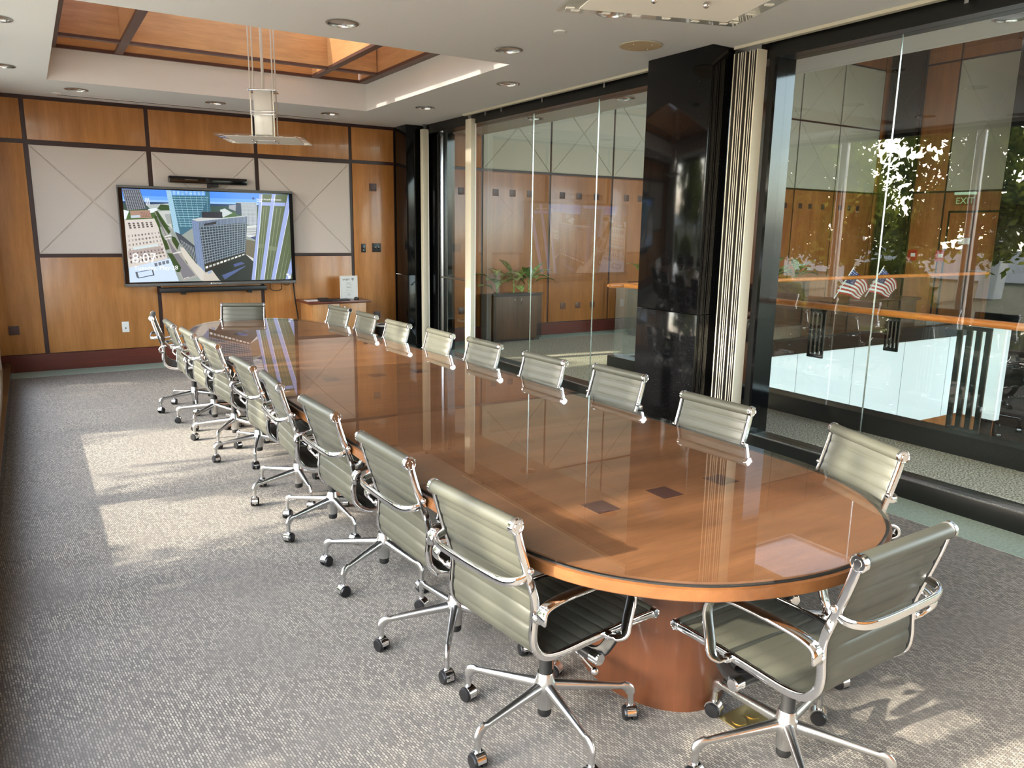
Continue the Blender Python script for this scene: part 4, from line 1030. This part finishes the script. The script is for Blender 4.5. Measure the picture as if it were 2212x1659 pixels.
# glass door with exit sign and red alarm boxes
d2 = struct(box('door_2', M['frame_black'], XR - .03, XR - .016, 7.5, 8.5, 0, 2.14))
MB().box(XR - .05, XR - .03, 7.55, 7.98, .05, 2.1).build('door_leaf', M['wall_wood_lobby'], d2); MB().box(XR - .05, XR - .03, 8.02, 8.45, .05, 2.1).build('door_leaf', M['wall_wood_lobby'], d2)
MB().tube([(XR - .05, 7.9, 1.0), (XR - .10, 7.9, 1.0), (XR - .10, 7.6, 1.0), (XR - .05, 7.6, 1.0)], .014).build('door_handle', M['chrome'], d2)
ex = thing('exit_sign', 'edge lit EXIT sign above the lobby door', 'sign', (XR - .03, 8.2, 2.27))
MB().box(-.05, .0, -.2, .2, .17, .22).build('lamp_case', M['exit_lit'], ex)
MB().box(-.03, -.02, -.21, .21, -.03, .17).build('sign_plate', M['glass_plate'], ex)
text('EXIT', 'sign_text', M['green_sign'], ex, (-.034, .17, .0), .17, (PI / 2, 0, -PI / 2), 'LEFT', .002, .34)
for y, lab in ((9.12, 'red fire alarm box with a white label on the lobby right wall'), (8.55, 'red fire alarm box beside the lobby door')):
    t = thing('fire_alarm', lab, 'fire alarm', (XR - .015, y, 1.26))
    MB().box(-.06, 0, -.09, .09, -.11, .11, .008).build('case', M['red'], t); MB().box(-.064, -.06, -.07, .02, -.03, .04).build('label_plate', M['white'], t)
tag(MB().box(-.004, 0, -.11, .11, -.06, .06).build('notice', M['paper'], loc=(XR - .051, 8.12, 1.56)), 'small pale notice on the lobby door', 'notice')

# void: black curb, glass balustrade, wooden rail, white fascia
cu = MB(); cu.box(5.9, 6.1, YF, 7.19, -.3, .16); cu.box(6.1, 14.4, 7.02, 7.19, -.05, .16)
struct(cu.build('trim_5', M['frame_black']))
fa = struct(MB().box(6.1, 14.0, 7.06, 7.19, -1.47, .10).build('trim_6', M['fascia']))
for x in (8.0, 9.35, 10.7, 12.05, 13.4): MB().box(x - .004, x + .004, 7.057, 7.0605, -1.47, .10).build('panel_joint', M['grey_ink'], fa)
MB().box(13.9, 14.05, 6.4, 7.06, -1.47, .12).build('return_panel', M['fascia'], fa)
struct(MB().box(6.1, XR, 7.08, 7.19, -4.1, -1.47).build('wall_lower', M['wall_wood_lobby']))
struct(MB().box(5.9, 6.1, YF, 7.08, -4.1, -.3).build('wall_lower_near', M['fascia']))
br = thing('balustrade', 'glass balustrade with wooden handrail along the near side of the lobby void', 'balustrade', (6.02, 0, 0))
for a, b in zip([-2.2, -.6, .4, 1.4, 2.78, 4.2, 5.6], [-.62, .38, 1.38, 2.76, 4.18, 5.58, 7.04]):
    MB().box(-.006, .006, a, b, .155, .99).build('glass_pane', M['glass'], br)
MB().sweep([(0, YF + .05, 1.015), (0, 7.03, 1.015)], rrect(.042, .028, .5, 4), (0, 0, 1)).build('handrail', M['handrail'], br)
def grille(y0, y1, z0, z1):
    m = MB(); w = y1 - y0; n = 4; bar = w * .16
    for k in range(n): a = y0 + (w - bar) * k / (n - 1); m.box(.012, .03, a, a + bar, z0, z1)
    m.box(.010, .028, y0, y1, z0, z0 + .03); m.box(.010, .028, y0, y1, z1 - .03, z1)
    m.build('slotted_bracket', M['frame_black'], br)
grille(4.30, 4.46, .54, .98); grille(3.60, 3.72, .70, .98); grille(2.88, 3.13, .16, .98)
br2 = thing('balustrade', 'glass balustrade with wooden handrail along the far side of the lobby void', 'balustrade', (0, 7.1, 0))
for a, b in zip([5.92, 7.3, 8.7, 10.1, 11.5, 12.9], [7.28, 8.68, 10.08, 11.48, 12.88, 14.35]):
    MB().box(a, b, -.006, .006, .155, .99).build('glass_pane', M['glass'], br2)
MB().sweep([(5.80, 0, 1.015), (5.84, 0, 1.015), (14.4, 0, 1.015)], rrect(.045, .028, .5, 4), (0, 0, 1), scale=[.5, 1, 1]).build('handrail', M['handrail'], br2)

# planters with spotted broad leaves
def leaf_mesh(m, base, az, tilt, L, W, droop):
    n = 8; d = Vector((math.cos(az), math.sin(az), 0)); side = Vector((-math.sin(az), math.cos(az), 0)); pts = []
    th = tilt; p = Vector(base); rows = []
    stem = .35
    for i in range(n + 1):
        f = i / n; w = 0.004 if f < stem * .9 else W * math.sin(PI * min(1, (f - stem * .8) / (1 - stem * .8))) ** .8 + .002
        up = Vector((0, 0, 1)); nrm = up * math.cos(th) - d * math.sin(th)
        rows.append((m.v(p - side * w + nrm * w * .25), m.v(p), m.v(p + side * w + nrm * w * .25)))
        p = p + (d * math.cos(th) + up * math.sin(th)) * (L / n); th -= droop / n
    for a, b in zip(rows, rows[1:]):
        for k in (0, 1): m.face([a[k], a[k + 1], b[k + 1], b[k]])
def planter(x, y, w, dpt, h, label, plants):
    t = thing('planter', label, 'planter', (x, y, 0))
    m = MB(); wl_ = .03
    m.box(-w / 2, w / 2, -dpt / 2, -dpt / 2 + wl_, .04, h); m.box(-w / 2, w / 2, dpt / 2 - wl_, dpt / 2, .04, h)
    m.box(-w / 2, -w / 2 + wl_, -dpt / 2 + wl_, dpt / 2 - wl_, .04, h); m.box(w / 2 - wl_, w / 2, -dpt / 2 + wl_, dpt / 2 - wl_, .04, h)
    m.build('box', M['charcoal'], t)
    MB().box(-w / 2 + .02, w / 2 - .02, -dpt / 2 + .02, dpt / 2 - .02, 0, .04).build('plinth', M['black_soft'], t)
    MB().box(-w / 2 - .01, w / 2 + .01, -dpt / 2 - .01, -dpt / 2 + .03, h, h + .025).build('rim', M['charcoal'], t)
    MB().box(-w / 2 + wl_, w / 2 - wl_, -dpt / 2 + wl_, dpt / 2 - wl_, h - .08, h - .03).build('soil', M['soil'], t)
    for px_, seed, lab in plants:
        R = random.Random(seed); m = MB()
        pl = thing('potted_plant', lab, 'plant', (x + px_, y, h - .03), 0, 'spotted leaf plants in the lobby planters')
        st = MB().tube([(0, 0, 0), (.005, 0, .12), (0, .01, .24)], .012, 8); st.build('stem', M['plant'], pl)
        for k in range(9):
            lf = MB(); az = (0.15, 2.95, 3.7, 5.7, 4.6, 5.2, 3.3, 6.1, 4.2)[k] + R.uniform(-.2, .1)
            leaf_mesh(lf, (0, 0, R.uniform(.02, .2)), az, R.uniform(.75, 1.35), R.uniform(.38, .56), R.uniform(.06, .085), R.uniform(.8, 1.8)); lf.build('leaf', M['plant'], pl, 80)
planter(6.15, 9.80, .86, .34, .70, 'black lobby planter box seen through the far glass bay', [(-.28, 3, 'left spotted plant in the black lobby planter'), (.02, 11, 'middle spotted plant in the black lobby planter'), (.29, 8, 'right spotted plant in the black lobby planter')])
planter(8.55, 9.30, .8, .36, .86, 'second black lobby planter box partly behind the granite column', [(-.22, 21, 'spotted plant showing above the lobby handrail beside the granite column'), (.2, 5, 'spotted plant hidden behind the granite column')])
planter(11.6, 9.2, 1.0, .36, .8, 'third black lobby planter seen low through the right glass bay', [(-.3, 31, 'spotted plant left in the lobby planter behind the flags'), (.3, 33, 'spotted plant right in the lobby planter behind the flags')])

# flags standing on the far rail
def flag(x, y, z, lab):
    t = thing('small_flag', lab, 'flag', (x, y, z), 0, 'striped flags at the lobby rail')
    top = Vector((.43, 0, .48)); bot = Vector((0, 0, 0))
    MB().tube([bot, top], .008, 8).build('pole', M['white'], t)
    MB().sphere(top, .016, 10).build('finial', M['brass'], t)
    m = MB(); NX, NY = 26, 13; g_ = []
    h0 = bot.lerp(top, .95); h1 = bot.lerp(top, .16)
    for j in range(NY + 1):
        row = []
        for i in range(NX + 1):
            f = i / NX; v_ = j / NY; hp = h0.lerp(h1, v_)
            pnt = hp + Vector((.50 * f + .10 * f * v_, .035 * math.sin(f * 7 + v_ * 2), -(.34 - .22 * v_) * f ** 1.35))
            row.append(m.v(pnt))
        g_.append(row)
    m.use(M['flag_white']); m.use(M['flag_red']); m.use(M['flag_blue'])
    for j in range(NY):
        for i in range(NX):
            m.cur = 2 if (j < 7 and i < 10) else (1 if j % 2 == 0 else 0)
            m.face([g_[j][i], g_[j][i + 1], g_[j + 1][i + 1], g_[j + 1][i]])
    m.cur = 0
    for r in range(9):
        for c in range(6 if r % 2 == 0 else 5):
            fi = (.45 + c * 1.7 + (.85 if r % 2 else 0)); fj = .55 + r * .72
            a = g_[int(fj)][int(fi)].co; q = a + Vector((0, -.006, 0)); s_ = .008
            m.face([m.v(q + Vector((s_, 0, 0))), m.v(q + Vector((0, 0, s_))), m.v(q - Vector((s_, 0, 0))), m.v(q - Vector((0, 0, s_)))])
    m.build('cloth', None, t, 80)
flag(10.62, 7.45, .67, 'left of two small striped flags leaning at the far lobby rail')
flag(11.42, 7.45, .67, 'right of two small striped flags leaning at the far lobby rail')
dk = thing('reception_desk', 'dark low reception desk behind the far lobby rail', 'desk', (11.6, 7.62, 0))
MB().box(-1.1, 1.1, -.3, .3, 0, .588).build('body', M['charcoal'], dk); MB().box(-1.15, 1.15, -.34, .34, .588, .628).build('desk_top', M['frame_black'], dk)

# ------------------------------------------------------------------ outside the windows
struct(box('ground', M['concrete'], -60, XL - .14, -40, 60, -.35, -.2))
struct(box('ground_dimmer', M['bed'], -24, -2.9, 5.5, 30, -.2, -.16))  # dark ground added to dim the bright paving mirrored in the glass
def tree(x, y, seed, h0, h1, rx, nleaf, lab):
    R = random.Random(seed); t = thing('tree', lab, 'tree', (x, y, -.2))
    tr = MB().tube(catmull([(0, 0, 0), (.05, .03, 1.1), (-.04, .1, 2.2), (.06, .05, h0 + .7)], 4), .13, 10, scale=None).build('trunk', M['bark'], t)
    br_ = MB()
    for k in range(7):
        a = R.uniform(0, 2 * PI); z = R.uniform(1.7, h0 + .5); L = R.uniform(.8, rx)
        br_.tube([(0, .05, z), (L * .5 * math.cos(a), L * .5 * math.sin(a), z + .5), (L * math.cos(a), L * math.sin(a), z + 1.2)], .04, 6, scale=[1, .7, .3])
    br_.build('branch', M['bark'], t)
    bm = bmesh.new()
    cl = [(R.gauss(0, rx * .5), R.gauss(0, rx * .5), R.uniform(h0, h1)) for _ in range(34)]
    for k in range(nleaf):
        c = cl[k % len(cl)]
        p = Vector((c[0] + R.gauss(0, .28), c[1] + R.gauss(0, .28), c[2] + R.gauss(0, .25)))
        u = Vector((R.gauss(0, 1), R.gauss(0, 1), R.gauss(0, 1))).normalized(); w = u.orthogonal().normalized(); L = R.uniform(.07, .13)
        bm.faces.new([bm.verts.new(p - u * L), bm.verts.new(p + w * L * .45), bm.verts.new(p + u * L), bm.verts.new(p - w * L * .45)])
    me = bpy.data.meshes.new('foliage'); bm.to_mesh(me); bm.free(); me.materials.append(M['leaf'])
    o = bpy.data.objects.new('foliage', me); COL.objects.link(o); o.parent = t; o['kind'] = 'stuff'
tree(-6.2, 12.5, 1, 1.7, 5.6, 1.2, 9500, 'tree outside mirrored left of the pane joint in the right glass bay')
tree(-6.8, 8.3, 2, 1.6, 5.2, 1.25, 8000, 'leaning tree outside mirrored right of the pane joint in the right glass bay')
tree(-5.2, 3.95, 3, 1.5, 4.6, 1.45, 15000, 'tree outside mirrored at the right edge of the right glass bay')
tree(-11.2, 14.0, 4, 1.3, 5.6, 1.5, 6000, 'tree outside mirrored straight behind the pane joint in the right glass bay')
for i, (x, y, sc_) in enumerate(((-3.4, 12.4, 1.0), (-3.2, 10.2, .8), (-3.6, 8.1, 1.1))):
    R = random.Random(40 + i); t = thing('shrub', ['round low shrub outside, left one in the glass reflection', 'small low shrub outside, middle one in the glass reflection', 'round low shrub outside, right one in the glass reflection'][i], 'shrub', (x, y, -.2))
    MB().tube([(0, 0, 0), (.03, 0, .5 * sc_)], .04, 8).build('stem', M['bark'], t)
    bm = bmesh.new()
    for k in range(2200):
        dv = Vector((R.gauss(0, 1), R.gauss(0, 1), R.gauss(0, 1))).normalized() * (.75 * sc_ * R.random() ** .4); p = Vector((dv.x, dv.y, dv.z * .8 + .7 * sc_))
        u = Vector((R.gauss(0, 1), R.gauss(0, 1), R.gauss(0, 1))).normalized(); w_ = u.orthogonal().normalized(); L = R.uniform(.05, .1)
        bm.faces.new([bm.verts.new(p - u * L), bm.verts.new(p + w_ * L * .5), bm.verts.new(p + u * L), bm.verts.new(p - w_ * L * .5)])
    me = bpy.data.meshes.new('foliage'); bm.to_mesh(me); bm.free(); me.materials.append(M['leaf'])
    o = bpy.data.objects.new('foliage', me); COL.objects.link(o); o.parent = t; o['kind'] = 'stuff'
for i, (x, y, dx) in enumerate(((-14.5, 19.0, .9), (-14.8, 16.6, .8), (-14.6, 14.2, .9), (-14.8, 11.8, .7))):
    tag(MB().prism([(-.25, -.25), (.25, -.25), (.25, .25), (-.25, .25)], 0, 2.9).build('stone_pillar', M['stone_white'], loc=(x, y, -.2), rot=(0, rad(-9), 0)),
        ['leaning white stone pillar outside, farthest left in the glass reflection', 'leaning white stone pillar outside, second in the glass reflection', 'leaning white stone pillar outside, third in the glass reflection', 'leaning white stone pillar outside, last in the glass reflection'][i], 'pillar', 'leaning stone pillars outside the windows')
struct(box('wall_opposite', M['outer_wall'], -26, -25, -10, 40, -.2, 1.1))

# ------------------------------------------------------------------ light
EL, AZ = rad(21.6), Vector((1, -.12, 0)).normalized()
d = Vector((AZ.x * math.cos(EL), AZ.y * math.cos(EL), -math.sin(EL)))
su = bpy.data.lights.new('sun', 'SUN'); su.energy = SUN; su.angle = rad(.7); su.color = (1, .90, .74)
so_ = bpy.data.objects.new('sun', su); COL.objects.link(so_); so_.rotation_euler = d.to_track_quat('-Z', 'Y').to_euler(); so_.location = (-8, 6, 8)
w = bpy.data.worlds.new('world'); S.world = w; w.use_nodes = True
nt = w.node_tree; nt.nodes.clear()
sk = nt.nodes.new('ShaderNodeTexSky'); sk.sky_type = 'NISHITA'; sk.sun_disc = False; sk.sun_elevation = EL; sk.air_density = 1.0; sk.dust_density = 2.0; sk.ozone_density = 1.0
sk.sun_rotation = math.atan2(-AZ.x, -AZ.y)
bg = nt.nodes.new('ShaderNodeBackground'); bg.inputs[1].default_value = SKY
wo_ = nt.nodes.new('ShaderNodeOutputWorld'); hs = nt.nodes.new('ShaderNodeHueSaturation'); hs.inputs['Saturation'].default_value = .55; nt.links.new(sk.outputs[0], hs.inputs['Color']); nt.links.new(hs.outputs[0], bg.inputs[0]); nt.links.new(bg.outputs[0], wo_.inputs[0])
def lamp(name, x, y, z, e, c=(1, .93, .82), r=.05):
    l = bpy.data.lights.new(name, 'SPOT'); l.energy = e; l.color = c; l.spot_size = rad(120); l.spot_blend = .8; l.shadow_soft_size = r
    o = bpy.data.objects.new(name, l); COL.objects.link(o); o.location = (x, y, z)
for i, (x, y) in enumerate(LC): lamp('can_lamp', x, y, ZC + .03, CAN * 1.0)

# ------------------------------------------------------------------ camera
cam = bpy.data.cameras.new('camera'); co = bpy.data.objects.new('camera', cam); COL.objects.link(co)
yaw, pitch, roll = 0.561816171, 0.199829892, -0.0147752003
cam.sensor_width = 36; cam.lens = 36 * 1645.456 / 2212; cam.clip_start = .02; cam.clip_end = 300
cy, sy, cp, sp_ = math.cos(yaw), math.sin(yaw), math.cos(pitch), math.sin(pitch)
f = Vector((sy * cp, cy * cp, -sp_)); r = Vector((cy, -sy, 0)); dn = f.cross(r)
r2 = r * math.cos(roll) + dn * math.sin(roll); d2_ = -r * math.sin(roll) + dn * math.cos(roll)
mw = Matrix.Identity(4)
for i in range(3): mw[i][0] = r2[i]; mw[i][1] = -d2_[i]; mw[i][2] = -f[i]
mw.translation = (0, 0, 1.65); co.matrix_world = mw
S.camera = co
